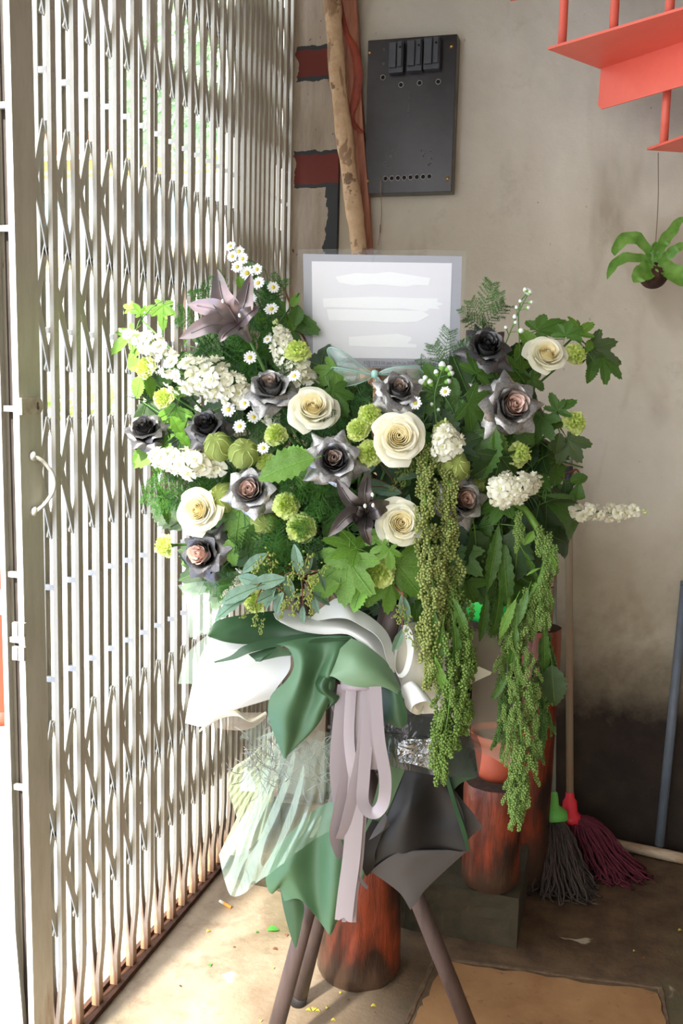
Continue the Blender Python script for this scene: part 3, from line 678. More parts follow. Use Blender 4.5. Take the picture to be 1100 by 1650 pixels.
br_ = AZ(917, 1326, .135); br_.y += .03; mop('red collared mop with maroon yarn beside the green one', br_, AY(916, 735, D-.02), M_hand2, M_mr, M_mp, 'red', (.10, -.02, .13, .09), 9, True)
M_pipe = mat('blue_grey_pipe', srgb(110, 120, 132), .5, var=srgb(84, 92, 100), vs=20, stretch=(1, 1, .3))
a, b = AY(1097, 1010, D-.02), AY(1062, 1362, D-.06); t = thing('metal_pipe', 'blue grey metal pipe leaning on the wall at the right edge', 'pipe', b)
a2 = a+(a-b).normalized()*.12; part('tube', MB().tube([b+V((0, 0, 0)), a2], .0135, 16), M_pipe, t)
part('end_cap', MB().tube([a2, a2+(a-b).normalized()*.012], [.0145, .0145], 16), M_pipe, t)
M_bam = mat('flaking_white_pole', srgb(206, 190, 164), .7, var=srgb(150, 116, 84), vs=12, bump=.4, stretch=(.6, 3, 3))
a, b = AZ(930, 1345, .02), AZ(1100, 1382, .02); a.y = min(a.y, D-.03); b.y = min(b.y, D-.03); dd = (b-a)
pts = [a+dd*(i/10*2.2) for i in range(11)]
for p_ in pts: p_.z = .0175
t = thing('white_pole', 'flaking white painted pole lying on the floor at the wall foot', 'pole', pts[0])
part('shaft', MB().tube(pts, [.0155+.0012*sin(i*2.1) for i in range(11)], 14), M_bam, t)
# debris on the floor
M_but = mat('cigarette_filter', srgb(222, 140, 60), .8); M_pap = mat('cigarette_paper', srgb(226, 220, 206), .8); M_fl = mat('fallen_leaf_green', srgb(58, 128, 50), .5, var=srgb(90, 150, 60)); M_fy = mat('dry_leaf_yellow', srgb(196, 180, 70), .7); M_fb = mat('dry_leaf_brown', srgb(110, 74, 48), .8)
a, b, c_ = AZ(354, 1452, .004), AZ(361, 1456, .004), AZ(372, 1462, .004)
t = thing('cigarette_butt', 'orange cigarette butt on the floor by the plinth', 'cigarette butt', b); part('filter', MB().tube([b, c_], .0042, 10), M_but, t); part('paper', MB().tube([a, b], .004, 10), M_pap, t)
def flake(x, y, s_, ang, m, lb, grp=None, cat='leaf'):
    c = AZ(x, y, .002); G = []
    for i in range(5):
        t_ = i/4; w_ = s_*.42*sin(pi*(t_*.86+.08)); u_ = V((cos(ang), sin(ang), 0)); v_ = V((-sin(ang), cos(ang), 0))
        G.append([c+u_*s_*(t_-.5)*1.0+v_*w_*j+V((0, 0, .001+.25*w_*abs(j)+.002*sin(t_*4))) for j in (-1, 0, 1)])
    o = single('fallen_leaf', MB().grid(G), m, lb, cat, c, grp); return o
flake(440, 1499, .030, .5, M_fl, 'broken green leaf on the floor left of the stand')
gsc = 'leaf scraps scattered on the floor'
for x, y, s_, k in ((336, 1501, 9, 0), (414, 1503, 7, 1), (461, 1507, 8, 2), (443, 1530, 9, 2), (440, 1560, 6, 0), (462, 1547, 5, 0), (497, 1629, 9, 0), (506, 1626, 11, 0), (512, 1630, 8, 0), (527, 1624, 7, 0), (537, 1645, 8, 0), (602, 1622, 9, 0), (605, 1633, 6, 2), (337, 1556, 8, 1), (1096, 1500, 9, 0), (1022, 1533, 6, 0), (1034, 1543, 12, 2), (376, 1527, 5, 2), (420, 1645, 6, 0), (549, 1600, 6, 0), (560, 1612, 5, 2), (290, 1590, 5, 2), (980, 1618, 5, 2), (820, 1640, 6, 2), (700, 1610, 4, 2)):
    flake(x, y, s_*.0014, R.uniform(0, 3), (M_fy, M_fl, M_fb)[k], 'tiny leaf scrap on the concrete floor', gsc)
# ================================================================ plant materials
def green(name, c1, c2, trans=.3, rough=.45, vs=30, coat=0):
    return mat(name, c1, rough, var=c2, vs=vs, trans=trans, bump=.25, bs=120, coat=coat)
M_leafL = green('fresh_green_leaf', srgb(92, 138, 44), srgb(128, 166, 66), .35)
M_leafY = green('yellow_green_leaf', srgb(122, 182, 64), srgb(158, 208, 92), .4)  # lighter tone with sunlight on the left-hand leaves put into it
M_leafM = green('mid_green_leaf', srgb(64, 102, 38), srgb(90, 130, 52), .25, .35)
M_leafD = green('dark_green_leaf', srgb(40, 64, 30), srgb(56, 84, 38), .15, .4)
M_leafB = green('bronze_green_leaf', srgb(72, 78, 42), srgb(60, 96, 46), .2, .45)
M_euc = green('grey_green_eucalyptus', srgb(104, 136, 112), srgb(128, 156, 128), .2, .55)
M_fernN = green('feathery_fern_green', srgb(66, 120, 44), srgb(96, 150, 62), .3, .5)
M_fernD = green('feathery_fern_dark', srgb(48, 90, 38), srgb(66, 112, 48), .25, .5)
M_stem = mat('green_stem', srgb(70, 112, 50), .5, var=srgb(96, 136, 66)); M_twig = mat('brown_twig', srgb(112, 66, 44), .7)
M_amA = green('amaranth_seed_lime', srgb(112, 142, 58), srgb(134, 162, 76), .3, .6); M_amB = green('amaranth_seed_olive', srgb(140, 154, 76), srgb(160, 168, 92), .25, .6)
M_amF = green('amaranth_seed_lit', srgb(118, 148, 66), srgb(142, 170, 88), .3, .6); M_amC = green('amaranth_seed_shaded', srgb(84, 120, 52), srgb(100, 136, 62), .2, .6); M_seed = green('eucalyptus_seed', srgb(150, 160, 72), srgb(120, 138, 58), .1, .6)  # right tassels lit and rear ones shaded through the seed colour
M_carn = mat('lime_carnation_petal', srgb(222, 234, 140), .6, var=srgb(234, 242, 172), vs=40, trans=.35); M_carnC = mat('lime_carnation_centre', srgb(204, 222, 112), .6, var=srgb(222, 234, 140), vs=60, trans=.35)
M_cal = mat('calyx_green', srgb(120, 168, 70), .5)
M_pod = mat('papery_green_pod', srgb(200, 214, 118), .5, var=srgb(176, 196, 92), vs=30, trans=.3, bump=.8, bs=40)
M_cr1 = mat('cream_rose_outer', srgb(254, 251, 232), .5, var=srgb(252, 247, 220), vs=12, trans=.3); M_cr2 = mat('cream_rose_inner', srgb(255, 248, 214), .5, var=srgb(252, 240, 196), vs=14, trans=.42)
def silverm(name, a, b, rough=.36, metal=.72):
    N = Nd(name); co = N.coord(); n = N.noise(18, 6, .65, co, .5)
    N.set(Base_Color=N.mix(N.ramp(n, [(.35, (0, 0, 0)), (.7, (1, 1, 1))]), a, b), Roughness=rough, Metallic=metal); N.bump(N.noise(60, 4, .6, N.coord((1, 1, .3))), .25, .002); return N.m
M_s1 = silverm('silver_sprayed_petal', srgb(182, 180, 176), srgb(124, 120, 117), .27, .72); M_s2 = silverm('gunmetal_sprayed_petal', srgb(108, 106, 106), srgb(72, 70, 70), .26, .62)
M_s3 = silverm('silver_peach_petal', srgb(206, 182, 164), srgb(164, 156, 150), .33, .5); M_s4 = mat('bare_pink_petal', srgb(236, 206, 188), .5, var=srgb(214, 184, 170), vs=25, trans=.2)
M_lilA = silverm('silver_pink_lily', srgb(150, 128, 130), srgb(124, 124, 118), .32, .55); M_anth = mat('pale_stamen', srgb(226, 226, 206), .5); M_lilB = silverm('dark_pewter_lily', srgb(100, 92, 88), srgb(58, 52, 50), .3, .5)
M_whitef = mat('white_floret', srgb(246, 243, 226), .55, var=srgb(232, 230, 200), vs=60, trans=.3); M_wgreen = mat('greenish_floret_eye', srgb(196, 206, 120), .6)
M_daisyW = mat('daisy_white', srgb(248, 248, 244), .55, trans=.25); M_daisyY = mat('daisy_yellow', srgb(214, 190, 60), .7, var=srgb(190, 180, 70), vs=300)

def dirv(ax, ay): return (-FW + RT*ax + UP*ay).normalized()
def frame(pos, nz, spin, s):
    q = nz.to_track_quat('Z', 'Y'); return Matrix.Translation(pos) @ q.to_matrix().to_4x4() @ Matrix.Rotation(spin, 4, 'Z') @ Matrix.Scale(s, 4)
def setm(o, M): o.matrix_basis = M
CORE = P(592, 890, 1.90)
def dep(x, y): return 1.66 + .17*((x-580)/380)**2 + .06*((y-780)/260)**2
def stem_to_core(t, M, pos, back, r=.0022, m=None, tgt=None):
    tg = tgt if tgt is not None else CORE + V((R.uniform(-.05, .05), R.uniform(-.02, .02), R.uniform(-.05, .06)))
    a = pos - back*.004; b = pos - back*.05; c = b.lerp(tg, .5)-V((0, 0, .015))
    mb = MB().tube(cr([a, b, c, tg], 12), r, 6); Mi = M.inverted(); mb.v = [Mi @ p for p in mb.v]
    link('stem', mb.mesh('stem', m or M_stem), t)
def proto_thing(name, label, cat, M, parts, group=None):
    t = bpy.data.objects.new(name, None); COL.objects.link(t); setm(t, M); tag(t, label, cat, group); t.empty_display_size = .05
    for nm, me, Mp, lb in parts:
        o = link(nm, me, t, label=lb)
        if Mp is not None: setm(o, Mp)
    return t

# ---------------------------------------------------------------- roses
def petal_mesh(m, Rt, H, A, ref, roll, pt, z0=0, nu=9, nv=9, seed=0, ruff=.02, close=0):
    G = []; rr = random.Random(seed); ph = rr.uniform(0, 6)
    for i in range(nv):
        v = i/(nv-1); row = []
        wf = sin(pi*(.13+.62*v))**.55 * (1-pt*max(0, v-.55)**1.2*2.0)
        for j in range(nu):
            u = -1+2*j/(nu-1); e = abs(u)**2.6
            vv = v*(1-(.10+pt*.22)*e*v)
            r = .10+(Rt-.10)*sin(pi/2*min(1, vv*1.02))**.85
            z = z0 + H*vv**1.15
            r *= 1-close*max(0, (vv-.5)/.5)**1.6
            k = max(0, (vv-.62)/.38)
            r += ref*k*k*1.1; z -= ref*k*k*.9
            r += roll*e*v**1.6*.9; z -= roll*e*v**1.6*.85
            r += ruff*sin(5*u+ph)*v*v; z += ruff*cos(4*u+ph*2)*v*v
            a = u*A*wf/(1)
            row.append(V((r*cos(a), r*sin(a), z)))
        G.append(row)
    return MB().grid(G).mesh('petal', m)
def spiral_petal(m, Rt, H, A, ref, roll, pt, close, seed, nu=11, nv=11):
    G = []; rr = random.Random(seed); ph = rr.uniform(0, 6)
    for i in range(nv):
        v = i/(nv-1); row = []; wf = sin(pi*(.13+.62*v))**.55 * (1-pt*max(0, v-.55)**1.2*2.0)
        for j in range(nu):
            u = -1+2*j/(nu-1); e = abs(u)**2.6; vv = v*(1-(.07+pt*.2)*e*v)
            r = .06+(Rt-.06)*sin(pi/2*min(1, vv*1.25))**.85; r *= 1-close*max(0, (vv-.35)/.65)**1.3
            z = H*vv**1.1; k = max(0, (vv-.6)/.4); rim = max(0, (vv-.86)/.14)
            r += ref*k*k + .035*rim**1.5; z -= ref*k*k*.8+.012*rim*rim
            r += roll*e*v**1.6*.9; z -= roll*e*v**1.6*.85
            tp_ = pt*max(0, 1-abs(u)*1.5)**1.3*k*k; r += .26*tp_; z -= .05*tp_
            r *= 1+.09*u*(1-pt)
            r += .014*sin(5*u+ph)*v*v; z += .016*cos(4*u+ph*2)*v*v
            a = u*A*wf; row.append(V((r*cos(a), r*sin(a), z)))
        G.append(row)
    return MB().grid(G).mesh('petal', m)
def rose_set(kind):
    out = []; cream = kind == 'cream'; n = 27 if cream else 25
    mats = {'cream': (M_cr2, M_cr2, M_cr1, M_cr1), 'silver': (M_s3, M_s1, M_s1, M_s1), 'dark': (M_s2, M_s2, M_s2, M_s2), 'peach': (M_s4, M_s3, M_s1, M_s1), 'mixed': (M_s3, M_s2, M_s1, M_s1), 'pink': (M_s4, M_s4, M_s2, M_s2)}[kind]
    for k in range(n):
        q = k/(n-1)
        top = .05+(.82 if cream else .62)*q**1.05                      # spiral: every petal sits just outside the last
        H = .98-.10*q-(.42 if cream else .50)*max(0, (q-.45)/.55)**1.5
        A = 2.2-1.25*q**.6; body = max(top, .16+.60*q*(1 if cream else .75)); cl = max(0, 1-top/body)
        o = max(0, (q-.5)/.5)
        if cream: ref, roll, pt = .05+.20*o, .03+.13*o, .25*o
        else: ref, roll, pt = .05+.36*o**.8, .03+.36*o**.8, .2+.8*o
        me = spiral_petal(mats[min(3, int(q*4.6))], body, H, A, ref, roll, pt, cl, k)
        out.append(('petal', me, Matrix.Rotation(k*2.399, 4, 'Z'), None))
    hb = []
    for i in range(9):
        z = .45+.055*i; hb.append([V((cos(a_)*rr_, sin(a_)*rr_, z)) for a_, rr_ in [(kk*2*pi/16, (.19-.018*i)*(1+.12*sin(kk*2*pi/16*2+i*.9))) for kk in range(16)]])
    out.append(('petal_heart', MB().grid(hb, wrap=True).mesh('petal_heart', mats[0]), None, None))
    sep_ = MB()
    for i in range(5):
        a = i*2*pi/5; rows = []
        for t_ in range(6):
            s_ = t_/5; w_ = .13*sin(pi*(.2+.8*s_))*(1-s_*.3); c = V((.12+.42*s_, 0, .04-.10*s_-.12*s_*s_)); rows.append([Matrix.Rotation(a, 3, 'Z') @ (c+V((0, w_*j, 0))) for j in (-1, 0, 1)])
        sep_.grid(rows)
    sep_.lathe([(0, -.12), (.08, -.11), (.13, -.03), (.12, .06)], 12)
    out.append(('calyx', sep_.mesh('calyx', M_leafM), None, None)); return out
RS = {k: rose_set(k) for k in ('cream', 'silver', 'dark', 'peach', 'mixed', 'pink')}
def rose(x, y, r, kind, ax, ay, label, spin=0, dd=0):
    nz = dirv(ax, ay); d = dep(x, y)+dd; s = r*d/FPX*1.05; pos = P(x, y, d) - nz*s*.5
    M = frame(pos, nz, spin, s); nm = 'white_rose' if kind == 'cream' else 'silver_rose'
    t = proto_thing(nm, label, 'rose', M, RS[kind], 'cream white roses' if kind == 'cream' else 'silver sprayed roses'); stem_to_core(t, M, pos, nz, .003)
rose(503, 657, 37, 'cream', .1, .42, 'cream white rose just below left of the card', .3)
rose(641, 705, 40, 'cream', .05, .15, 'large open cream rose in the centre of the bouquet', 1.0, -.03)
rose(645, 843, 36, 'cream', .15, .1, 'cream white rose right of the dark metallic lily', 2.2, -.03)
rose(318, 823, 35, 'cream', -.25, .1, 'brightly sunlit cream rose at the far left edge of the bouquet', .8)
rose(881, 570, 31, 'cream', .1, .42, 'cream white rose at the upper right against the wall', 2.9)
rose(233, 691, 36, 'dark', -.2, .75, 'dark metallic rose furthest left, low against the gate', .4)
rose(333, 686, 38, 'dark', -.25, .65, 'dark metallic rose bud above the two puffy green pods', 1.7)
rose(436, 624, 44, 'silver', -.1, .75, 'silver rose seen from the side, left of the cream rose under the card', 2.0)
rose(403, 790, 43, 'peach', -.15, .2, 'silver rose with a peach heart, left centre', .9)
rose(325, 893, 42, 'pink', -.5, .1, 'half painted pink and pewter rose at the lower left', .2)
rose(538, 741, 46, 'mixed', 0, .18, 'silver pointed rose with a small peach heart, centre', 1.2, -.02)
rose(643, 628, 38, 'silver', .1, .5, 'silver rose standing behind the large open cream rose', 2.6)
rose(784, 558, 42, 'dark', .1, .45, 'dark silver rose right of the card', .7)
rose(824, 654, 52, 'peach', .25, .12, 'largest silver rose with peach centre, right side', 1.5, -.02)
rose(747, 806, 40, 'peach', .25, .15, 'silver rose with a dusky pink centre, right of the hanging tassels', 2.4, .02)

# ---------------------------------------------------------------- carnations
def cpetal(m, L, elev, wid, seed, frill=.07):
    rr = random.Random(seed); p1, p2, f1 = rr.uniform(0, 6), rr.uniform(0, 6), rr.uniform(4, 7); G = []
    tw = rr.uniform(-.25, .25); cup = rr.uniform(-.2, .35)
    for i in range(7):
        v = i/6; row = []
        for j in range(15):
            u = -1+j/7; a = u*wid*(.30+.70*v); e = elev*(1-.35*v)+tw*u*v
            rl = L*v*(1-.16*u*u)*(1+.05*sin(u*f1+p2))+.03*v**3*(1 if j % 2 else -1)
            row.append(V((rl*cos(e)*cos(a), rl*cos(e)*sin(a), rl*sin(e)+cup*u*u*v*v*.4+frill*(sin(u*f1+p1)+.6*sin(u*f1*2.1+p2))*v**3)))
        G.append(row)
    return MB().grid(G).mesh('petal', m)
def carn_set(seed):
    out = []; k = 0; rr = random.Random(seed+20)
    for li, (n, L, el, w_) in enumerate(((7, 1.0, .22, .75), (7, .93, .55, .75), (7, .82, .85, .7), (6, .70, 1.15, .7))):
        mm = [cpetal(M_carn, L, el, w_, seed*50+li*10+i, .07+.025*li) for i in range(4)]
        for i in range(n): out.append(('petal', mm[i % 4], Matrix.Translation((0, 0, .05*li)) @ Matrix.Rotation(i*2*pi/n+li*.5+seed+rr.uniform(-.3, .3), 4, 'Z') @ Matrix.Rotation(rr.uniform(-.22, .22), 4, 'Y') @ Matrix.Rotation(rr.uniform(-.25, .25), 4, 'X'), None))
    mb = MB()
    for i in range(22):
        a0 = i*2.4; r0 = .58*sqrt((i+.5)/22); c0 = V((r0*cos(a0), r0*sin(a0), 0)); an = rr.uniform(0, pi); dr = V((cos(an), sin(an), 0)); pr = V((-sin(an), cos(an), 0)); f1 = rr.uniform(.7, 1.3); top = .92-.55*r0*r0
        mb.grid([[c0*(1+.15*v/3)+dr*(u/9-.5)*(.26+.26*v/3)+pr*(.085*sin(u*f1+i)*(v/3))+V((0, 0, top-.45+.45*v/3+.025*sin(u*2.3+i)*v/3)) for u in range(10)] for v in range(4)])
    out.append(('petal_ruffle', mb.mesh('petal_ruffle', M_carnC), None, None))
    out.append(('calyx', MB().lathe([(0, -.62), (.14, -.6), (.2, -.4), (.22, -.1), (.3, .05)], 12).mesh('calyx', M_cal), None, None)); return out
CS = [carn_set(i) for i in range(3)]
def carn(x, y, r, ax, ay, label, i=0, dd=0):
    nz = dirv(ax, ay); d = dep(x, y)+dd; s = r*d/FPX; pos = P(x, y, d) - nz*s*.3; M = frame(pos, nz, i*1.3, s)
    t = proto_thing('green_carnation', label, 'carnation', M, CS[i % 3], 'lime green carnations'); stem_to_core(t, M, pos-nz*s*.5, nz, .0026)
for i, a in enumerate(((234, 592, 20, -.7, .2, 'lime carnation highest on the left edge, by the ivy leaves'), (263, 641, 19, -.3, .3, 'lime carnation above the leftmost dark rose'), (479, 566, 23, .1, .9, 'lime carnation touching the lower left corner of the card'),
    (444, 700, 20, 0, .3, 'lime carnation between the cream rose and the green pods'), (430, 746, 19, -.2, .4, 'lime carnation half hidden behind the big left leaf'), (596, 668, 21, .1, .4, 'lime carnation upper of the stacked three left of the central rose'),
    (577, 692, 21, -.2, .3, 'lime carnation middle of the stacked three left of the central rose'), (594, 731, 24, 0, .1, 'lime carnation lowest of the stacked three left of the central rose'), (461, 814, 23, .1, .15, 'lime carnation upper of the pair left of the dark lily'),
    (485, 851, 26, .05, .05, 'lime carnation lower of the pair left of the dark lily'), (609, 920, 30, -.1, .1, 'large lime carnation at the bottom centre over broad leaves'), (513, 938, 20, -.2, 0, 'lime carnation behind the eucalyptus seeds at the bottom'),
    (412, 968, 22, -.2, -.1, 'lime carnation lowest left, just above the green paper'), (265, 879, 20, -.9, 0, 'lime carnation at the far left below the sunlit rose'), (837, 731, 22, .6, .2, 'lime carnation seen sideways above the white stock, right'),
    (927, 571, 20, .4, .3, 'lime carnation right of the upper right cream rose'), (926, 681, 21, .4, .1, 'lime carnation furthest right against the wall'), (714, 692, 18, 0, .4, 'lime carnation tucked behind the round white stock'))):
    carn(*a, i=i, dd=.03 if i in (4, 11, 17) else 0)

# ---------------------------------------------------------------- puffy pods
def pod_mesh(seed):
    G = []; n, m = 30, 16
    for i in range(m):
        th = pi*i/(m-1); row = []
        for k in range(n):
            a = 2*pi*k/n; lob = 1+.05*cos(5*a+seed)+.05*mnoise.noise(V((cos(a)*2+seed, sin(a)*2, th*1.5)))+.02*sin(11*a+th*6)
            r = sin(th)**.85*lob; row.append(V((r*cos(a), r*sin(a), cos(th)*(1.02) - .14*exp(-((th)/.35)**2))))
        G.append(row)
    return MB().grid(G, wrap=True).mesh('pod', M_pod)
def vein_mesh(seed):
    mb = MB()
    for q in range(8):
        a = q*pi/4+seed; mb.tube([V((sin(th)**.85*1.0*cos(a+.15*sin(th*4+q)), sin(th)**.85*sin(a+.15*sin(th*4+q)), cos(th)*1.02))*1.035 for th in [.25+.28*i for i in range(9)]], .026, 4)
    return mb.mesh('vein', M_carn)
PM = [pod_mesh(i*1.7) for i in range(3)]; VM = [vein_mesh(i) for i in range(2)]
PST = MB().lathe([(0, -1.25), (.1, -1.2), (.14, -1.0), (.2, -.97)], 8).mesh('pod_base', M_cal)
for i, (x, y, rx, ax, ay, lb, dd) in enumerate(((352, 720, 23, -.2, .5, 'puffy papery green pod under the dark rose bud', 0), (392, 731, 24, .3, .4, 'puffy papery green pod, right one of the pair on the left', .01), (362, 802, 24, -.3, .2, 'puffy green pod between the sunlit rose and the peach hearted rose', .05),
        (425, 841, 21, .2, -.2, 'puffy green pod below the peach hearted silver rose', .05), (731, 752, 25, 0, .3, 'puffy green pod below the round white stock', .0), (767, 775, 20, .2, .1, 'darker puffy pod behind the dusky centred silver rose', .07))):
    nz = dirv(ax, ay); d = dep(x, y)+dd; s = rx*d/FPX; pos = P(x, y, d); M = frame(pos, nz, i, s) @ Matrix.Diagonal((1, 1, 1.05, 1))
    t = proto_thing('green_pod', lb, 'seed pod', M, [('pod', PM[i % 3], None, None), ('vein', VM[i % 2], None, None), ('pod_base', PST, None, None)], 'puffy green pods'); stem_to_core(t, M, pos-nz*s*1.1, nz, .002)

# ---------------------------------------------------------------- lilies
def lily(label, cx, cy, d0, m, tips, w, throat, anth):
    c = P(cx, cy, d0); t = thing('metallic_lily', label, 'lily', c)
    for i, (tx, ty, td, bx, by_, ww) in enumerate(tips):
        pts = [P(cx, cy, d0+.01), P((cx+bx)/2, (cy+by_)/2, d0-.012), P(bx, by_, d0-.02+td*.3), P(tx, ty, d0+td)]
        G = leafstrip(pts, ww*d0/FPX, 16, .04, 1.5, .32, 0, -FW, .22, .85, i)
        pe = part('petal', MB().grid(G), m, t)
        rb = part('midrib', MB().tube([r[2]-(-FW)*(-.0012) for r in G[1:-2]], .0012, 5), m, pe)
    for (tx, ty) in anth:
        a, b = P(cx, cy, d0), P(tx, ty, d0-.035); s_ = part('stamen', MB().tube(cr([a, a.lerp(b, .6)+UP*.004, b], 8), .0012, 6), m, t)
        part('anther', MB().lathe([(0, -.004), (.0028, -.002), (.0028, .002), (0, .004)], 8, b), M_anth, s_)
    base = P(*throat, d0+.035); part('throat', MB().tube(cr([base, c.lerp(base, .4), c+FW*.004], 8), [.006, .007, .009, .011, .014, .017, .019, .02], 12, False), m, t)
    part('stem', MB().tube(cr([base, base.lerp(CORE, .5)+V((0, 0, -.02)), CORE], 10), .003, 6), M_stem, t)
lily('silver pink lily pointing up at the upper left, against the gate', 384, 522, 1.70, M_lilA,
     [(288, 546, -.02, 335, 525, 17), (301, 490, .0, 340, 497, 17), (350, 433, .02, 358, 480, 18), (404, 440, .02, 396, 480, 15), (417, 494, -.01, 400, 505, 12), (354, 551, -.03, 362, 538, 10)], 17, (402, 548), [(359, 485), (386, 508)])
lily('dark pewter lily splayed open left of the lower cream rose', 590, 828, 1.64, M_lilB,
     [(527, 866, -.02, 560, 832, 14), (542, 771, 0, 562, 805, 13), (594, 757, .01, 588, 790, 12), (634, 812, .02, 612, 818, 14), (598, 880, -.01, 588, 856, 12), (566, 822, .02, 575, 822, 8)], 14, (592, 835), [(600, 797), (588, 815), (601, 814)])

# ---------------------------------------------------------------- stock spikes (white)
def floret_mesh(seed):
    rr = random.Random(seed); mb = MB()
    for i in range(5):
        a = i*2*pi/5+rr.uniform(-.2, .2); G = []
        for v in range(4):
            G.append([Matrix.Rotation(a, 3, 'Z') @ V(((v/3)*(1-.12*u*u)*.95, u*.5*(.25+v/3*.75), .28*sin(v/3*2.4)+.10*sin(u*5+i+seed)*v/3)) for u in (-1, -.5, 0, .5, 1)])
        mb.grid(G)
    for i in range(3):
        a = i*2.1+seed; G = [[Matrix.Rotation(a, 3, 'Z') @ V((.08+.3*v, u*.25, .2+.35*v+.1*u*u)) for u in (-1, 0, 1)] for v in (0, .5, 1)]; mb.grid(G)
    n0 = len(mb.f); mb.lathe([(0, .12), (.12, .2), (.1, .34), (0, .38)], 6, mi=1)
    return mb.mesh('floret', [M_whitef, M_wgreen])
FLM = [floret_mesh(i) for i in range(4)]
BUD = MB().lathe([(0, -1), (.5, -.6), (.62, 0), (.4, .7), (0, 1)], 7).mesh('bud', mat('pale_green_bud', srgb(206, 214, 150), .5, var=srgb(176, 196, 110)))
def stock(label, pts, n, rad, fr=9, seed=1, budend=True, flat=1):
    path = cr([P(*p) for p in pts], 30); t = thing('white_stock', label, 'flower spike', path[0], 'white stock spikes'); rr = random.Random(seed)
    part('stem', MB().tube(path, .0022, 6), M_stem, t)
    for i in range(n):
        s_ = (i+.5)/n; k = s_*29; a = path[int(k)]; b = path[min(29, int(k)+1)]; c = a.lerp(b, k-int(k)); tn = (b-a).normalized() if (b-a).length else UP
        an = i*2.4; u = tn.orthogonal().normalized(); v = tn.cross(u); o = (u*cos(an)+v*sin(an))
        o = (o - FW*.55).normalized(); d = 1.7; rw = rad*d/FPX*(.55+.45*sin(pi*min(1, .15+s_*.9)))*rr.uniform(.5, 1.2)
        s = fr*d/FPX*rr.uniform(.8, 1.5); M = frame(c+o*rw-V(t.location), (o+tn*.35).normalized(), rr.uniform(0, 6), s)
        f = link('floret', FLM[i % 4], t); setm(f, M)
    if budend:
        e = path[-1]; tn = (path[-1]-path[-3]).normalized()
        for i in range(7): f = link('bud', BUD, t); setm(f, frame(e+tn*.004*i*.6+V((R.uniform(-1, 1), R.uniform(-1, 1), R.uniform(-1, 1)))*.006-V(t.location), tn, 0, .004))
stock('large sunlit white stock spike on the left under the metallic lily', [(392, 640, 1.74), (350, 612, 1.72), (290, 600, 1.73), (240, 548, 1.78)], 46, 30, 12, 1)
stock('white stock spike below the leftmost dark rose, over the gate bars', [(350, 745, 1.76), (305, 748, 1.74), (252, 735, 1.77)], 28, 20, 12, 2)
stock('white stock spike running down left of the card', [(497, 620, 1.74), (470, 580, 1.74), (446, 530, 1.75)], 30, 19, 11, 3)
stock('small white stock head lit at the far left by the ivy', [(262, 560, 1.80), (232, 552, 1.80), (205, 540, 1.80)], 12, 11, 9, 4)
stock('round white stock right of the central cream rose', [(722, 735, 1.68), (716, 712, 1.66), (718, 690, 1.67)], 30, 20, 10, 5)
stock('dense white stock above the right hand tassels', [(795, 795, 1.70), (828, 786, 1.67), (862, 778, 1.70)], 46, 23, 11, 6)
stock('slender white stock sticking out right over the wall', [(912, 825, 1.82), (950, 824, 1.80), (985, 826, 1.80), (1022, 826, 1.80)], 20, 13, 10, 7)
stock('bits of white stock under the lower cream rose', [(690, 850, 1.70), (668, 866, 1.70), (650, 872, 1.71)], 12, 9, 9, 8)
stock('white stock pieces between silver rose and daisies, left', [(420, 655, 1.72), (440, 680, 1.73), (395, 640, 1.73)], 14, 12, 9, 9)
stock('white stock pieces peeping above the eucalyptus, lower left', [(380, 930, 1.74), (400, 945, 1.75), (365, 960, 1.75)], 12, 12, 9, 10)

# ---------------------------------------------------------------- daisies
def daisy_parts():
    mb = MB()
    for i in range(13):
        a = i*2*pi/13; G = [[Matrix.Rotation(a, 3, 'Z') @ V(((.22+.78*v)*(1+.08*sin(i*3)), u*.105*(.7+.9*sin(pi*v*.8)), .10*sin(v*2.6)+.03*sin(i*2.3))) for u in (-1, 0, 1)] for v in (0, .35, .7, 1)]
        mb.grid(G)
    return [('corolla', mb.mesh('corolla', M_daisyW), None, None), ('disc', MB().lathe([(0, .18), (.2, .16), (.32, .09), (.33, 0)], 12).mesh('disc', M_daisyY), None, None), ('calyx', MB().lathe([(.28, 0), (.2, -.16), (0, -.2)], 8).mesh('calyx', M_stem), None, None)]
DP = daisy_parts()
dz = [(371, 397, 10, 'topmost daisy of the upright spray against the gate'), (385, 405, 9, 'daisy second from the top of the upright spray'), (374, 413, 9, 'daisy on the left of the upright spray, third row'), (391, 417, 10, 'daisy on the right of the upright spray, third row'),
      (382, 430, 10, 'daisy low in the upright spray, left of two'), (398, 440, 12, 'yellow eyed daisy facing out, low in the upright spray'), (414, 434, 9, 'daisy seen sideways at the right of the upright spray'), (416, 456, 11, 'daisy just right of the pink lily petals'),
      (440, 463, 10, 'daisy beside the brown twig left of the card'), (405, 481, 9, 'daisy between lily petal and card, half turned'), (437, 498, 12, 'open daisy above the white stock left of the card'), (403, 576, 11, 'single daisy in the dark fern below the lily'), (431, 547, 8, 'small daisy touching the stock spike left of the card'),
      (474, 606, 11, 'daisy directly under the lime carnation at the card'), (368, 660, 12, 'daisy left in the row below the big white stock'), (394, 650, 10, 'daisy second in the row below the big white stock'), (408, 672, 11, 'daisy beside the side-on silver rose'), (386, 687, 11, 'lowest daisy above the green pods'),
      (424, 722, 10, 'daisy between the right green pod and the lime carnation'), (366, 637, 8, 'daisy tucked under the big white stock'), (669, 649, 11, 'daisy right of the silver rose under the card'), (717, 631, 9, 'daisy in the bud spray right of the card bow'), (850, 470, 7, 'half open daisy topping the thin spray on the right'), (345, 640, 9, 'daisy left of the row below the big white stock')]
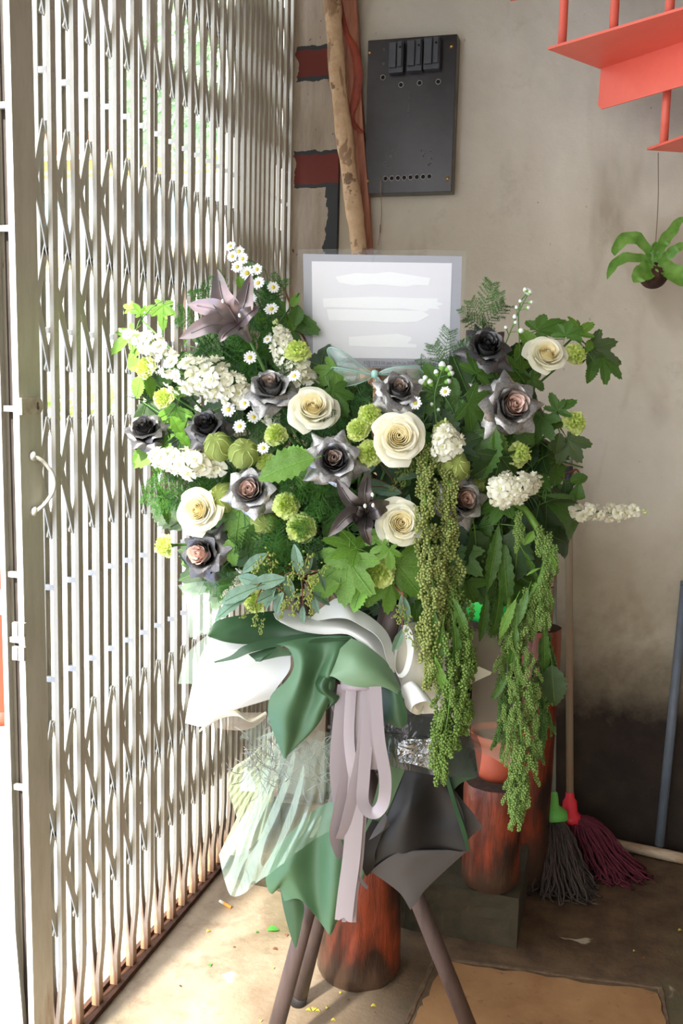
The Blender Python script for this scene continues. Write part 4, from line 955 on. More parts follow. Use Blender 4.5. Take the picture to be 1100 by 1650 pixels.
for i, (x, y, r, lb) in enumerate(dz):
    nz = dirv(R.uniform(-.5, .4), R.uniform(-.1, .7)); d = dep(x, y)-.005 if y > 500 else 1.76; s = r*d/FPX; pos = P(x, y, d); M = frame(pos, nz, R.uniform(0, 6), s)
    t = proto_thing('daisy', 'small white '+lb, 'daisy', M, DP, 'white daisies with yellow centres'); stem_to_core(t, M, pos, nz, .001, tgt=P(x+R.uniform(10, 30) if x < 500 else x-10, y+130, 1.84))
def budspray(label, pts, buds, seed=0):
    path = cr([P(*p) for p in pts], 20); t = thing('bud_spray', label, 'flower spray', path[0]); part('stem', MB().tube(path, .0013, 5), M_stem, t)
    for (x, y, r) in buds:
        d = (path[-1]-CAM).dot(FW); b = P(x, y, d); near = min(path, key=lambda q: (q-b+UP*.012).length); tw = part('twig', MB().tube([near, b], .0008, 4), M_stem, t)
        f = link('bud', BUDW, t); setm(f, frame(b-V(t.location), (b-near).normalized(), 0, r*d/FPX))
BUDW = MB().lathe([(0, -1), (.55, -.7), (.7, -.1)], 8, mi=1).lathe([(.7, -.1), (.75, .3), (.4, .9), (0, 1)], 8).mesh('bud', [M_daisyW, M_cal])
budspray('thin upright spray of white buds on the upper right', [(812, 560, 1.78), (830, 515, 1.77), (848, 478, 1.76)], [(838, 486, 4), (855, 487, 4), (832, 496, 4), (850, 496, 4), (829, 511, 5), (830, 520, 4), (815, 528, 4), (838, 533, 6), (853, 472, 5), (846, 468, 5)])
budspray('loose spray of white buds right of the gauze bow', [(705, 700, 1.72), (700, 640, 1.71), (712, 595, 1.71)], [(712, 590, 8), (722, 594, 7), (703, 601, 6), (681, 617, 8), (693, 617, 7), (686, 610, 6), (721, 615, 6), (726, 602, 6), (696, 652, 4), (706, 661, 4), (676, 622, 5)])
# ================================================================ leaves
def leaf_outline(kind, n, seed):
    """list of (angle, radius) fans about the leaf base (0,0), tip along +x, length 1"""
    pass
def leaf_mesh(kind, m, seed=0):
    rr = random.Random(seed*31+7)
    if kind in ('palm', 'ivy'):
        lobes = {'palm': [(0, 1.0, .42), (.80, .86, .40), (-.80, .86, .40), (1.65, .64, .42), (-1.65, .64, .42)], 'ivy': [(0, 1.0, .42), (.95, .72, .36), (-.95, .72, .36), (1.95, .45, .4), (-1.95, .45, .4)]}[kind]
        lobes = [(a+rr.uniform(-.06, .06), l*rr.uniform(.92, 1.05), w_) for a, l, w_ in lobes]
        n = 66; G = []; rings = (.0, .28, .52, .74, .90, 1.0)
        for ri in rings:
            row = []
            for k in range(n):
                a = -2.55+5.1*k/(n-1); r = .22
                for la, l, w_ in lobes:
                    x = abs(a-la)/w_; r = max(r, l*max(0, 1-x**1.35*.42) if x < 1.8 else 0)
                near = min(abs(a-la) for la, l, w_ in lobes)
                r *= 1+(.045 if k % 2 else -.03)*(ri == 1.0)
                rho = r*ri; z = -.16*rho*rho + .10*min(near, .45)*rho*1.6 + .03*sin(a*3+seed)*rho
                row.append(V((rho*cos(a)+.0, rho*sin(a), z)))
            G.append(row)
        mb = MB().grid(G)
        for v in mb.v: v.x += .18
        mb.tube([V((-.25, 0, .02)), V((0, 0, .01)), V((.18, 0, 0))], .014, 4)
        for la, l, w_ in lobes: mb.tube([V((.18+l*s_*cos(la), l*s_*sin(la), -.16*(l*s_)**2+.012)) for s_ in (0, .35, .7, .95)], .010, 3, False, mi=1)
        return mb.mesh('leaf', [m, M_leafL if m in (M_leafM, M_leafD, M_leafB) else M_leafY])
    wmax, sh, ser = {'simple': (.30, .8, .035), 'euc': (.19, .9, 0), 'lance': (.11, 1, .012), 'fan': (.5, .5, .02)}[kind]
    G = []; n = 18; bend = rr.uniform(.1, .35); tw = rr.uniform(-.3, .3)
    for i in range(n):
        t_ = i/(n-1)
        if kind == 'fan': w_ = .06+.52*t_**.9*(1 if t_ < .85 else 1-.5*((t_-.85)/.15)**2)
        else: w_ = wmax*sin(pi*t_**sh*.97+.03)**.85
        w_ *= 1+ser/wmax*(1 if i % 2 else -1)
        row = []
        for u in (-1, -.6, -.25, 0, .25, .6, 1):
            x = t_ + (.12*u*u if kind != 'fan' else -.15*u*u*t_)*w_; z = .28*abs(u)*w_-bend*t_*t_+.02*sin(t_*22+3*abs(u))*abs(u)*(w_/wmax)
            row.append(V((x, u*w_*cos(tw*t_), z+u*w_*sin(tw*t_))))
        G.append(row)
    mb = MB().grid(G); mb.tube([V((-.2, 0, 0))]+[r[3]+V((0, 0, .004)) for r in G[::3]], .010, 4, mi=1)
    return mb.mesh('leaf', [m, M_leafM if m == M_euc else (M_leafY if m == M_leafL else M_leafL)])
LM = {}
for key, (kind, m) in {'pL': ('palm', M_leafL), 'pY': ('palm', M_leafY), 'pM': ('palm', M_leafM), 'pD': ('palm', M_leafD), 'iL': ('ivy', M_leafL), 'iY': ('ivy', M_leafY), 'iM': ('ivy', M_leafM), 'iB': ('palm', M_leafB),
                       'sL': ('simple', M_leafL), 'sY': ('simple', M_leafY), 'sM': ('simple', M_leafM), 'sD': ('simple', M_leafD), 'e': ('euc', M_euc), 'lM': ('lance', M_leafM), 'lL': ('lance', M_leafL), 'fM': ('fan', M_leafM), 'fD': ('fan', M_leafD), 'sB': ('simple', M_leafB)}.items():
    LM[key] = [leaf_mesh(kind, m, i) for i in range(3)]
def put_leaf(t, key, x, y, L, ang, d, tilt=.3, seed=0, roll=0):
    """leaf centred on pixel x,y, length L px, tip towards screen angle ang (deg, ccw from right)"""
    a = radians(ang); tip = (RT*cos(a)+UP*sin(a)+FW*tilt).normalized()      # tilt>0: tip away from camera
    nz = (-FW*1.0+UP*.45); nz = (nz-tip*nz.dot(tip)).normalized(); nz = (Matrix.Rotation(roll, 3, tip) @ nz)
    yv = nz.cross(tip); s = L*d/FPX; c = P(x, y, d)-tip*s*.55
    M = Matrix.Identity(4)
    for i in range(3): M[i][0], M[i][1], M[i][2], M[i][3] = tip[i]*s, yv[i]*s, nz[i]*s, c[i]-t.location[i]
    o = link('leaf', LM[key][seed % 3], t); setm(o, M); return c
def sprig(name, label, cat, anchor, leaves, dd=0, group=None, stemm=None, tgt=None, d0=None, root=None):
    """a stem from the core to an anchor, side twigs to every leaf"""
    ax, ay = anchor; d = (d0 if d0 is not None else dep(ax, ay)+.04+dd); a = P(ax, ay, d); t = thing(name, label, cat, a, group)
    tg = root if root is not None else (CORE + V((R.uniform(-.05, .05), R.uniform(-.02, .02), R.uniform(-.05, .05))))
    path = cr([tg, tg.lerp(a, .55)+UP*.01+FW*.01, a], 10); part('stem', MB().tube(path, .0022, 5), stemm or M_stem, t); mb = MB()
    for i, lf in enumerate(leaves):
        key, x, y, L, ang = lf[:5]; tl = lf[5] if len(lf) > 5 else R.uniform(-.1, .5); d2 = d+(lf[6] if len(lf) > 6 else R.uniform(-.02, .01))
        b = put_leaf(t, key, x, y, L, ang, d2, tl, i, R.uniform(-.5, .5)); near = min(path[3:], key=lambda q: (q-b).length); mb.tube(cr([near, near.lerp(b, .5)+V((0, 0, .006)), b], 5), .0012, 4)
    part('twig', mb, stemm or M_stem, t); return t
S = sprig
S('ivy_sprig', 'light green ivy sprig reaching over the gate, furthest up left', 'ivy', (228, 515), [('iL', 262, 508, 44, 265, .1), ('iL', 199, 548, 50, 220, .0), ('iY', 206, 495, 20, 150), ('iL', 222, 498, 26, 120), ('iL', 240, 497, 20, 40), ('sY', 213, 572, 44, 200), ('iY', 270, 500, 24, 60)])
S('leafy_sprig', 'sunlit leaves around the highest left carnation', 'foliage', (238, 610), [('sY', 222, 625, 40, 250), ('sL', 243, 624, 38, 285), ('sL', 290, 628, 46, 160), ('sM', 262, 612, 38, 190), ('sY', 215, 588, 36, 190)])
S('leafy_sprig', 'bright leaves beside the leftmost dark rose', 'foliage', (262, 690), [('pY', 279, 676, 48, 250), ('pL', 245, 728, 62, 215, .0), ('sL', 262, 710, 36, 200), ('sY', 288, 692, 44, 300), ('sL', 225, 738, 44, 230), ('sY', 300, 712, 40, 320)])
S('leafy_sprig', 'big light green leaf left of the central pointed rose', 'foliage', (480, 742), [('sL', 455, 752, 96, 195, .0, -.08), ('sY', 470, 735, 60, 170, .1, -.07), ('pL', 492, 760, 54, 240)])
S('leafy_sprig', 'soft green leaves right of the pink pewter rose', 'foliage', (395, 850), [('pL', 382, 848, 78, 260, .1), ('sL', 372, 892, 44, 280), ('sM', 410, 868, 60, 250), ('pM', 392, 820, 60, 200)])
S('leafy_sprig', 'glossy palmate leaves under the dark lily', 'foliage', (560, 880), [('pL', 553, 876, 62, 160, .0, -.05), ('sL', 548, 900, 60, 190, .0, -.05), ('pL', 556, 932, 82, 262, .0, -.05), ('sL', 520, 950, 52, 200, .1, -.05), ('pM', 590, 895, 50, 60), ('sY', 575, 960, 60, 240, .0, -.04)])
S('leafy_sprig', 'bright shiny leaves above the bottom centre carnation', 'foliage', (622, 880), [('iL', 604, 868, 34, 210, .0, -.06), ('iL', 628, 898, 36, 275, .0, -.11), ('iL', 610, 884, 28, 200, .0, -.08), ('sM', 592, 880, 40, 150)])
S('leafy_sprig', 'green lobed leaves right of the bottom centre carnation', 'foliage', (645, 930), [('pL', 656, 932, 76, 310, .1, -.03), ('pL', 628, 958, 54, 265, .0, -.03), ('pM', 680, 945, 60, 330), ('sL', 600, 955, 60, 250)])
S('leafy_sprig', 'large dark palmate leaf between dark silver rose and largest silver rose', 'foliage', (768, 630), [('pD', 748, 620, 96, 110, .1, -.01), ('pM', 716, 650, 60, 200), ('pM', 775, 588, 50, 60)])
S('leafy_sprig', 'green palmate leaves above the upper right cream rose', 'foliage', (850, 560), [('pM', 884, 524, 56, 25, .1, .05), ('iL', 836, 578, 46, 80), ('pM', 820, 600, 60, 140), ('iM', 866, 618, 34, 330), ('sL', 850, 545, 44, 120), ('pM', 914, 530, 36, 70)])
S('ivy_sprig', 'ivy tip curling up and right of the upper right carnation', 'ivy', (922, 545), [('iL', 940, 530, 40, 40), ('iB', 968, 572, 56, 325, .0), ('pM', 984, 590, 50, 318), ('sM', 952, 602, 38, 262), ('iL', 926, 520, 26, 130), ('sL', 950, 555, 26, 60)])
S('leafy_sprig', 'dark leaves around the furthest right carnation', 'foliage', (893, 690), [('iM', 893, 650, 34, 110), ('iM', 908, 655, 40, 30), ('iB', 922, 722, 50, 300, .0), ('sB', 898, 718, 40, 265), ('fM', 896, 682, 34, 40), ('pM', 866, 690, 50, 250)])
S('leafy_sprig', 'long green leaves falling below the largest silver rose', 'foliage', (790, 720), [('sM', 782, 735, 86, 250, .0, -.03), ('sL', 806, 722, 52, 290, .0, -.03), ('sM', 760, 695, 60, 190), ('sM', 845, 700, 56, 320), ('pD', 800, 760, 70, 260), ('sD', 770, 760, 80, 240)])
S('leafy_sprig', 'dark fan leaves beneath the sideways carnation at the right', 'foliage', (880, 790), [('fM', 870, 776, 44, 130), ('fD', 902, 800, 58, 20), ('fM', 905, 816, 66, 335, .1), ('fD', 900, 868, 58, 340), ('fM', 918, 842, 50, 320), ('fD', 860, 850, 60, 260), ('fD', 880, 830, 70, 270), ('fD', 865, 905, 60, 240)])
S('twig_sprig', 'red brown twig with small fan leaves against the right wall', 'twig', (928, 756), [('fM', 908, 800, 46, 300), ('sM', 935, 770, 34, 20), ('fM', 931, 792, 28, 260), ('sM', 920, 778, 30, 200), ('fD', 912, 792, 36, 280)], stemm=M_twig)
S('twig_sprig', 'brown twig with round leaves just left of the card', 'twig', (456, 462), [('sL', 476, 482, 26, 60), ('sM', 478, 505, 40, 80), ('e', 428, 456, 18, 160), ('sL', 470, 520, 26, 100)], stemm=M_twig, d0=1.82)
S('leafy_sprig', 'small leaves in the upright daisy spray', 'foliage', (405, 460), [('sL', 388, 455, 30, 100), ('sM', 415, 440, 26, 70), ('sM', 402, 430, 24, 120), ('sL', 420, 520, 34, 290), ('sM', 395, 505, 40, 250)], d0=1.80)
S('leafy_sprig', 'green leaves framing the lower edge of the card, left of the bow', 'foliage', (524, 606), [('pL', 527, 608, 44, 220), ('pM', 545, 645, 50, 300), ('sD', 600, 655, 80, 10, .1, .05), ('pM', 560, 665, 60, 250, .1, .05), ('pD', 590, 675, 60, 300, .1, .06)])
S('leafy_sprig', 'dark leaves behind the gauze bow tail', 'foliage', (740, 690), [('sD', 735, 650, 80, 70), ('pM', 700, 610, 50, 120), ('sD', 715, 680, 70, 120), ('pD', 745, 715, 60, 30), ('pM', 770, 660, 60, 330)])
# seeded eucalyptus
SEEDM = []
for sd_ in range(3):
    rr = random.Random(sd_); mb = MB(); mb.tube([V((0, 0, 0)), V((.5, .05, .02)), V((1, 0, -.05))], .018, 4)
    for i in range(34):
        s_ = rr.random(); c = V((s_, 0, 0)) + V((rr.uniform(-.05, .05), rr.uniform(-.22, .22), rr.uniform(-.18, .18)))*(1-.5*s_); e_ = (c-V((s_*.8-.1, 0, 0))).normalized()
        mb.tube([c-e_*.045, c-e_*.01, c+e_*.035, c+e_*.06], [.012, .042, .038, .010], 5)
    SEEDM.append(mb.mesh('seed_cluster', M_seed))
def euc(label, anchor, leaves, seeds, dd=-.08):
    t = sprig('eucalyptus_sprig', label, 'eucalyptus', anchor, [('e',)+l for l in leaves], dd=dd, stemm=M_twig); d = dep(*anchor)+dd+.03
    for i, (x, y, L, ang) in enumerate(seeds):
        a = radians(ang); tip = (RT*cos(a)+UP*sin(a)).normalized(); nz = -FW; yv = nz.cross(tip); s = L*d/FPX; c = P(x, y, d)-tip*s*.5; M = Matrix.Identity(4)
        for k in range(3): M[k][0], M[k][1], M[k][2], M[k][3] = tip[k]*s, yv[k]*s, nz[k]*s, c[k]-t.location[k]
        o = link('seed_cluster', SEEDM[i % 3], t); setm(o, M)
euc('eucalyptus sprig with long grey green leaves above the green paper, left', (425, 945), [(407, 908, 52, 215, 0), (380, 958, 66, 200, 0), (366, 978, 66, 205, 0), (425, 938, 66, 190, .1), (440, 955, 60, 30), (400, 935, 60, 170), (434, 963, 40, 70, 0), (445, 975, 50, 240)], [(420, 905, 46, 230), (436, 922, 40, 260), (412, 993, 34, 260), (420, 1010, 26, 265), (398, 985, 30, 230), (452, 950, 40, 280)])
euc('seeded eucalyptus hanging over the white paper, lower centre', (485, 930), [(466, 950, 46, 285, 0), (491, 916, 44, 240), (521, 937, 34, 300, 0), (487, 992, 30, 265, 0), (507, 975, 34, 280, 0), (478, 900, 50, 100), (520, 965, 44, 330)], [(489, 912, 46, 250), (500, 950, 44, 260), (478, 972, 44, 250), (462, 968, 36, 230), (498, 975, 36, 280), (470, 925, 40, 250), (515, 925, 36, 240), (455, 985, 28, 250)])
euc('small seeded eucalyptus peeking beside the white paper loop', (650, 960), [(640, 1035, 40, 250, 0), (652, 985, 50, 280, 0)], [(645, 992, 30, 250), (655, 1006, 30, 260), (665, 1035, 30, 300), (672, 1025, 26, 280), (640, 985, 26, 240)])
euc('grey green eucalyptus leaves behind the lower cream rose', (640, 790), [(620, 790, 50, 170), (610, 780, 70, 15), (655, 810, 40, 90), (600, 745, 50, 60), (635, 760, 56, 330), (665, 765, 50, 20)], [(650, 765, 40, 260), (638, 775, 40, 240), (662, 740, 40, 270)], .04)
# hanging long leaves on the right, part of the tassel plants' foliage
S('long_leaf_stem', 'drooping lance shaped leaves between the two tassels', 'foliage', (770, 850), [('lM', 795, 905, 110, 262, 0), ('lM', 815, 930, 120, 275, 0), ('sM', 752, 900, 90, 265), ('pM', 735, 915, 70, 270, .0), ('lM', 780, 860, 100, 250), ('sD', 770, 900, 90, 280), ('pM', 790, 815, 60, 200), ('sD', 725, 880, 90, 260), ('lM', 835, 860, 90, 285), ('sD', 830, 900, 100, 265), ('sD', 850, 870, 90, 290), ('pM', 742, 955, 60, 250)])
S('long_leaf_stem', 'long narrow leaves beside the bead like left tassel', 'foliage', (670, 900), [('lM', 672, 965, 110, 268, 0), ('lM', 655, 930, 90, 255), ('sM', 690, 1010, 80, 262, .0), ('lM', 690, 1060, 60, 240), ('sD', 650, 960, 70, 240), ('sM', 700, 960, 90, 280)], root=None)
# filler foliage: dark leaves through the whole mass
fill = random.Random(11); zones = [('filler leaves deep in the upper left of the bouquet', 400, 600, 110, 70), ('filler leaves deep behind the left roses', 350, 740, 90, 90), ('filler leaves deep behind the green pods', 430, 830, 90, 80), ('filler leaves deep behind the central silver rose', 520, 720, 80, 80), ('filler leaves deep below the card', 600, 678, 80, 32),
    ('filler leaves deep behind the central cream rose', 640, 740, 80, 80), ('filler leaves deep behind the dark lily', 560, 850, 90, 70), ('filler leaves deep behind the dusky centred rose', 740, 800, 90, 80), ('filler leaves deep behind the largest silver rose', 800, 670, 80, 80), ('filler leaves deep at the right, above the tassel stem', 826, 780, 42, 80), ('filler leaves deep at the lower right', 760, 900, 90, 60),
    ('filler leaves deep at the lower left', 400, 890, 90, 60), ('filler leaves low behind the bottom carnations', 540, 930, 110, 45), ('filler leaves low behind the left tassel', 690, 910, 70, 60), ('filler leaves behind the upper right leaves', 795, 620, 60, 40), ('filler leaves behind the left of the card', 460, 630, 60, 45)]
for lb, cx_, cy_, sx, sy in zones:
    ls = []
    for i in range(15):
        x = cx_+fill.uniform(-1, 1)*sx; y = cy_+fill.uniform(-1, 1)*sy
        ls.append((fill.choice(['pD', 'sD', 'pD', 'pM', 'sM', 'lM']), x, y, fill.uniform(50, 95), fill.uniform(0, 360), fill.uniform(.0, .5), fill.uniform(.0, .10)))
    S('filler_sprig', lb, 'foliage', (cx_, cy_), ls, dd=.06)
# ---------------------------------------------------------------- feathery asparagus fern
def frond_mesh(seed, m):
    rr = random.Random(seed); mb = MB(); ax = cr([V((0, 0, 0)), V((.35, .03, .06)), V((.75, -.02, .04)), V((1, 0, -.08))], 14)
    mb.tube(ax, .006, 4, False)
    for i in range(26):
        s_ = .12+.86*i/26; a = ax[int(s_*13)]; side = 1 if i % 2 else -1; L = .34*sin(pi*(.15+.8*(1-s_)))**.7*rr.uniform(.7, 1.1)
        b = a+V((L*.55, side*L*.8, rr.uniform(-.18, .2)*L*2)); mb.tube([a, a.lerp(b, .5)+V((0, 0, .01)), b], .004, 3, False)
        for k in range(7):
            c = a.lerp(b, (k+.6)/7)
            for q in range(7):
                dv = V((rr.uniform(-.4, 1), rr.uniform(-1, 1), rr.uniform(-1, 1))).normalized()*.085*rr.uniform(.6, 1.1); n_ = dv.orthogonal().normalized()*.0055
                mb.add([c-n_, c+n_, c+dv], [(0, 1, 2)])
    return mb.mesh('needle_frond', m, False)
FM = [frond_mesh(i, M_fernN) for i in range(3)]; FD = [frond_mesh(i+5, M_fernD) for i in range(3)]
for me in FM+FD: pass
def fern(label, root, fr, dk=False, dd=.03, d0=None):
    t = thing('asparagus_fern', label, 'fern', P(*root, d0 or dep(*root)+dd+.02), 'feathery asparagus fern pieces'); 
    part('stem', MB().tube(cr([V(t.location), V(t.location).lerp(CORE, .5)+V((0, 0, -.01)), CORE+V((R.uniform(-.04, .04), 0, R.uniform(-.04, .04)))], 8), .0018, 5), M_stem, t)
    for i, (x, y, L, ang) in enumerate(fr):
        d = (d0 or dep(x, y)+dd)+R.uniform(-.02, .02); a = radians(ang); tip = (RT*cos(a)+UP*sin(a)+FW*R.uniform(-.2, .3)).normalized(); nz = (-FW-tip*(-FW).dot(tip)).normalized(); yv = nz.cross(tip); s = L*d/FPX; c = P(x, y, d)-tip*s*.5; M = Matrix.Identity(4)
        for k in range(3): M[k][0], M[k][1], M[k][2], M[k][3] = tip[k]*s, yv[k]*s, nz[k]*s, c[k]-t.location[k]
        o = link('needle_frond', (FD if dk or i % 3 == 2 else FM)[i % 3], t); setm(o, M); o['kind'] = 'stuff'
fern('asparagus fern puff behind the silver pink lily', (385, 560), [(340, 490, 80, 130), (320, 520, 80, 160), (360, 560, 90, 180), (390, 590, 100, 90), (420, 560, 90, 60), (350, 600, 80, 200), (380, 530, 100, 110), (410, 600, 90, 300), (425, 500, 90, 80), (440, 480, 70, 70), (360, 470, 60, 120)], d0=1.80)
fern('asparagus fern tuft at the far left below the stock', (285, 790), [(262, 800, 70, 175), (280, 780, 80, 160), (300, 800, 70, 200), (330, 790, 80, 90), (270, 815, 50, 200), (320, 770, 90, 170)])
fern('asparagus fern sprig in front of the right edge of the card', (715, 600), [(718, 560, 60, 80), (706, 580, 60, 110), (735, 575, 60, 50), (700, 610, 60, 150), (745, 560, 40, 40), (725, 600, 60, 60), (690, 590, 40, 140)], d0=1.78)
fern('asparagus fern sprig rising above the dark silver rose at the right', (782, 520), [(785, 480, 60, 75), (768, 505, 50, 120), (795, 510, 60, 50), (750, 508, 30, 130), (800, 490, 44, 80), (775, 525, 60, 150)], d0=1.80)
fern('asparagus fern tuft left of the dark lily, under the pointed rose', (520, 800), [(505, 790, 70, 200), (530, 830, 70, 150), (540, 800, 60, 110), (500, 830, 70, 230), (515, 770, 60, 120), (545, 840, 50, 80), (480, 780, 60, 190)], dd=.01)
fern('asparagus fern around the left cream rose', (470, 690), [(450, 660, 80, 130), (500, 700, 70, 320), (480, 720, 80, 200), (430, 690, 70, 170), (520, 690, 70, 30), (460, 600, 70, 90), (500, 640, 50, 60)], True)
fern('asparagus fern strands above the eucalyptus seeds', (440, 880), [(430, 890, 80, 240), (470, 890, 70, 300), (410, 870, 70, 200), (445, 870, 70, 90), (460, 905, 60, 270), (500, 880, 70, 340)], dd=.01)
fern('small asparagus fern tip left of the lowest carnation', (355, 945), [(350, 945, 40, 190), (362, 950, 40, 230), (372, 930, 40, 150)], dd=-.02)
fern('asparagus fern deep below the gauze bow', (560, 620), [(540, 640, 60, 100), (580, 645, 50, 60), (555, 650, 70, 200), (610, 660, 70, 330), (520, 650, 60, 170)], True, .06)
# ---------------------------------------------------------------- hanging amaranth tassels
OCT = [V((1, 0, 0)), V((-1, 0, 0)), V((0, 1, 0)), V((0, -1, 0)), V((0, 0, 1)), V((0, 0, -1))]
_bm = bmesh.new(); bmesh.ops.create_icosphere(_bm, subdivisions=1, radius=1); ICO = ([v.co.copy() for v in _bm.verts], [tuple(v.index for v in f.verts) for f in _bm.faces]); _bm.free()
def strand_mesh(seed, m, L, br, dens, thick):
    rr = random.Random(seed); mb = MB(); ph = rr.uniform(0, 6)
    ax = [V((.0015*sin(i*.5+ph), .0015*cos(i*.5+ph), -L*i/9)) for i in range(10)]; mb.tube(ax, .0008, 3, False)
    n = int(L/br*dens)
    for i in range(n):
        s_ = i/n; k = s_*9; a = ax[int(k)].lerp(ax[min(9, int(k)+1)], k-int(k)); an = i*2.4; w_ = thick*(1-.5*s_)*rr.uniform(.7, 1.1)
        c = a+V((cos(an)*w_, sin(an)*w_, 0)); r = br*rr.uniform(.75, 1.15)
        mb.add([c+v*r for v in ICO[0]], ICO[1])
    return mb.mesh('seed_strand', m)
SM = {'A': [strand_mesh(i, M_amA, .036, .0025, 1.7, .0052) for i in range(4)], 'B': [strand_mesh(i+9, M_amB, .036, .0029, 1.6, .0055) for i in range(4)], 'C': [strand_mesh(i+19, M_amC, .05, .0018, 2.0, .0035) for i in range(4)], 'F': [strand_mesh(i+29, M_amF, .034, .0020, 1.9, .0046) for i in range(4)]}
def tassel(label, pts, widths, n, key, leaves=(), stemr=.0025, top=None, seed=0, keys=None):
    rr = random.Random(seed); path = cr([P(*p) for p in pts], 40); t = thing('amaranth_tassel', label, 'flower tassel', path[0], 'hanging amaranth tassels')
    if top: path2 = cr([P(*p) for p in top]+[path[0], path[4]], 20); part('stem', MB().tube(path2, [stemr*1.6-stemr*.03*i for i in range(20)], 7), M_leafL, t)
    part('stem', MB().tube(path, [stemr*(1-.02*i) for i in range(40)], 6), M_leafL, t)
    for i in range(n):
        s_ = i/n; k = s_*39; a = path[int(k)]; wk = s_*(len(widths)-1); w_ = widths[int(wk)]+(widths[min(len(widths)-1, int(wk)+1)]-widths[int(wk)])*(wk-int(wk))
        an = rr.uniform(0, 2*pi); r = w_*1.7/FPX*sqrt(rr.random()); c = a+V((cos(an)*r, sin(an)*r, 0))+V((0, 0, rr.uniform(-.01, .015)))
        kk = (keys[min(len(keys)-1, int(s_*len(keys)))] if keys else key); tilt = Matrix.Rotation(rr.uniform(0, 2*pi), 4, 'Z') @ Matrix.Rotation(rr.uniform(0, .42)+.15*(1-s_)*(w_ > 14), 4, 'X')
        M = Matrix.Translation(c-V(t.location)) @ tilt @ Matrix.Scale(rr.uniform(.7, 1.05)*(1 if s_ < .93 else .7), 4); o = link('seed_strand', rr.choice(SM[kk]), t); setm(o, M)
    for i, (ky, x, y, L, ang) in enumerate(leaves): put_leaf(t, ky, x, y, L, ang, pts[0][2]-.035, .0, i, rr.uniform(-.6, .6))
    return t
tassel('olive bead tassel hanging from beside the central cream rose', [(690, 722, 1.67), (684, 790, 1.64), (692, 880, 1.63), (698, 960, 1.63), (694, 1050, 1.64), (697, 1100, 1.64)], [10, 17, 20, 18, 15, 8], 125, 'B', seed=1)
tassel('second olive bead tassel hanging below the round white stock', [(722, 735, 1.68), (722, 800, 1.65), (722, 880, 1.65), (716, 960, 1.66), (720, 1000, 1.66)], [8, 14, 17, 15, 10], 90, 'B', seed=2)
tassel('long lime tassel reaching down past the silver film, middle', [(728, 930, 1.66), (733, 1000, 1.65), (728, 1080, 1.64), (722, 1150, 1.64), (714, 1200, 1.64), (715, 1250, 1.64)], [15, 24, 31, 27, 15, 5], 190, 'A', [('lM', 707, 1055, 90, 262), ('lM', 738, 1045, 84, 280), ('lL', 712, 1100, 80, 285), ('lM', 744, 1000, 70, 290), ('lM', 702, 1030, 80, 272)], seed=3, top=[(700, 880, 1.72), (718, 900, 1.68)])
tassel('lime tassel curving beside the long middle one, right strand', [(745, 1000, 1.67), (748, 1060, 1.66), (745, 1120, 1.66), (742, 1165, 1.66)], [8, 15, 14, 6], 70, 'A', seed=4)
tassel('long right hand lime tassel falling to the lowest point', [(858, 955, 1.69), (838, 1010, 1.68), (834, 1080, 1.66), (836, 1150, 1.65), (842, 1220, 1.65), (835, 1280, 1.65), (828, 1322, 1.65)], [18, 26, 32, 32, 24, 17, 6], 280, 'F', [('lM', 838, 985, 70, 250), ('lL', 815, 1000, 70, 245), ('lM', 828, 1050, 80, 265), ('lM', 858, 915, 60, 300)], stemr=.0045, seed=5, top=[(800, 800, 1.76), (838, 815, 1.71), (862, 845, 1.69), (880, 885, 1.68), (874, 925, 1.68)])
tassel('short lime strands along the bent stem at the right', [(866, 850, 1.68), (884, 880, 1.67), (884, 920, 1.67), (874, 965, 1.67), (862, 1010, 1.67)], [8, 12, 14, 16, 14], 60, 'F', [('sL', 852, 868, 26, 240), ('lL', 893, 905, 30, 300), ('lL', 889, 965, 36, 300), ('lL', 858, 920, 26, 200)], seed=6, stemr=.004)
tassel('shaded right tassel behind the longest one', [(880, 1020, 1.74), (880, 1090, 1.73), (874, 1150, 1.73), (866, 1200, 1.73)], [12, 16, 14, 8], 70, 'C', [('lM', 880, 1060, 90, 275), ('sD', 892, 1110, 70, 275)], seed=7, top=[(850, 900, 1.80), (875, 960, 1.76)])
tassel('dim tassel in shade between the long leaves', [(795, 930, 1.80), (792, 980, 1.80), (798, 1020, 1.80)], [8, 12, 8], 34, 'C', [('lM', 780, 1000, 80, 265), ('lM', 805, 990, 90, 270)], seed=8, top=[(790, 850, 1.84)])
tassel('small lime tassel beside the tall white stock, right', [(836, 828, 1.69), (836, 850, 1.68), (838, 866, 1.68)], [4, 7, 4], 14, 'F', seed=9)
tassel('thin shaded tassel tip left of the longest right tassel', [(812, 1090, 1.70), (812, 1140, 1.70), (813, 1190, 1.70)], [7, 8, 4], 26, 'C', [('lM', 805, 1110, 50, 240)], seed=10, top=[(820, 960, 1.75), (815, 1040, 1.72)])
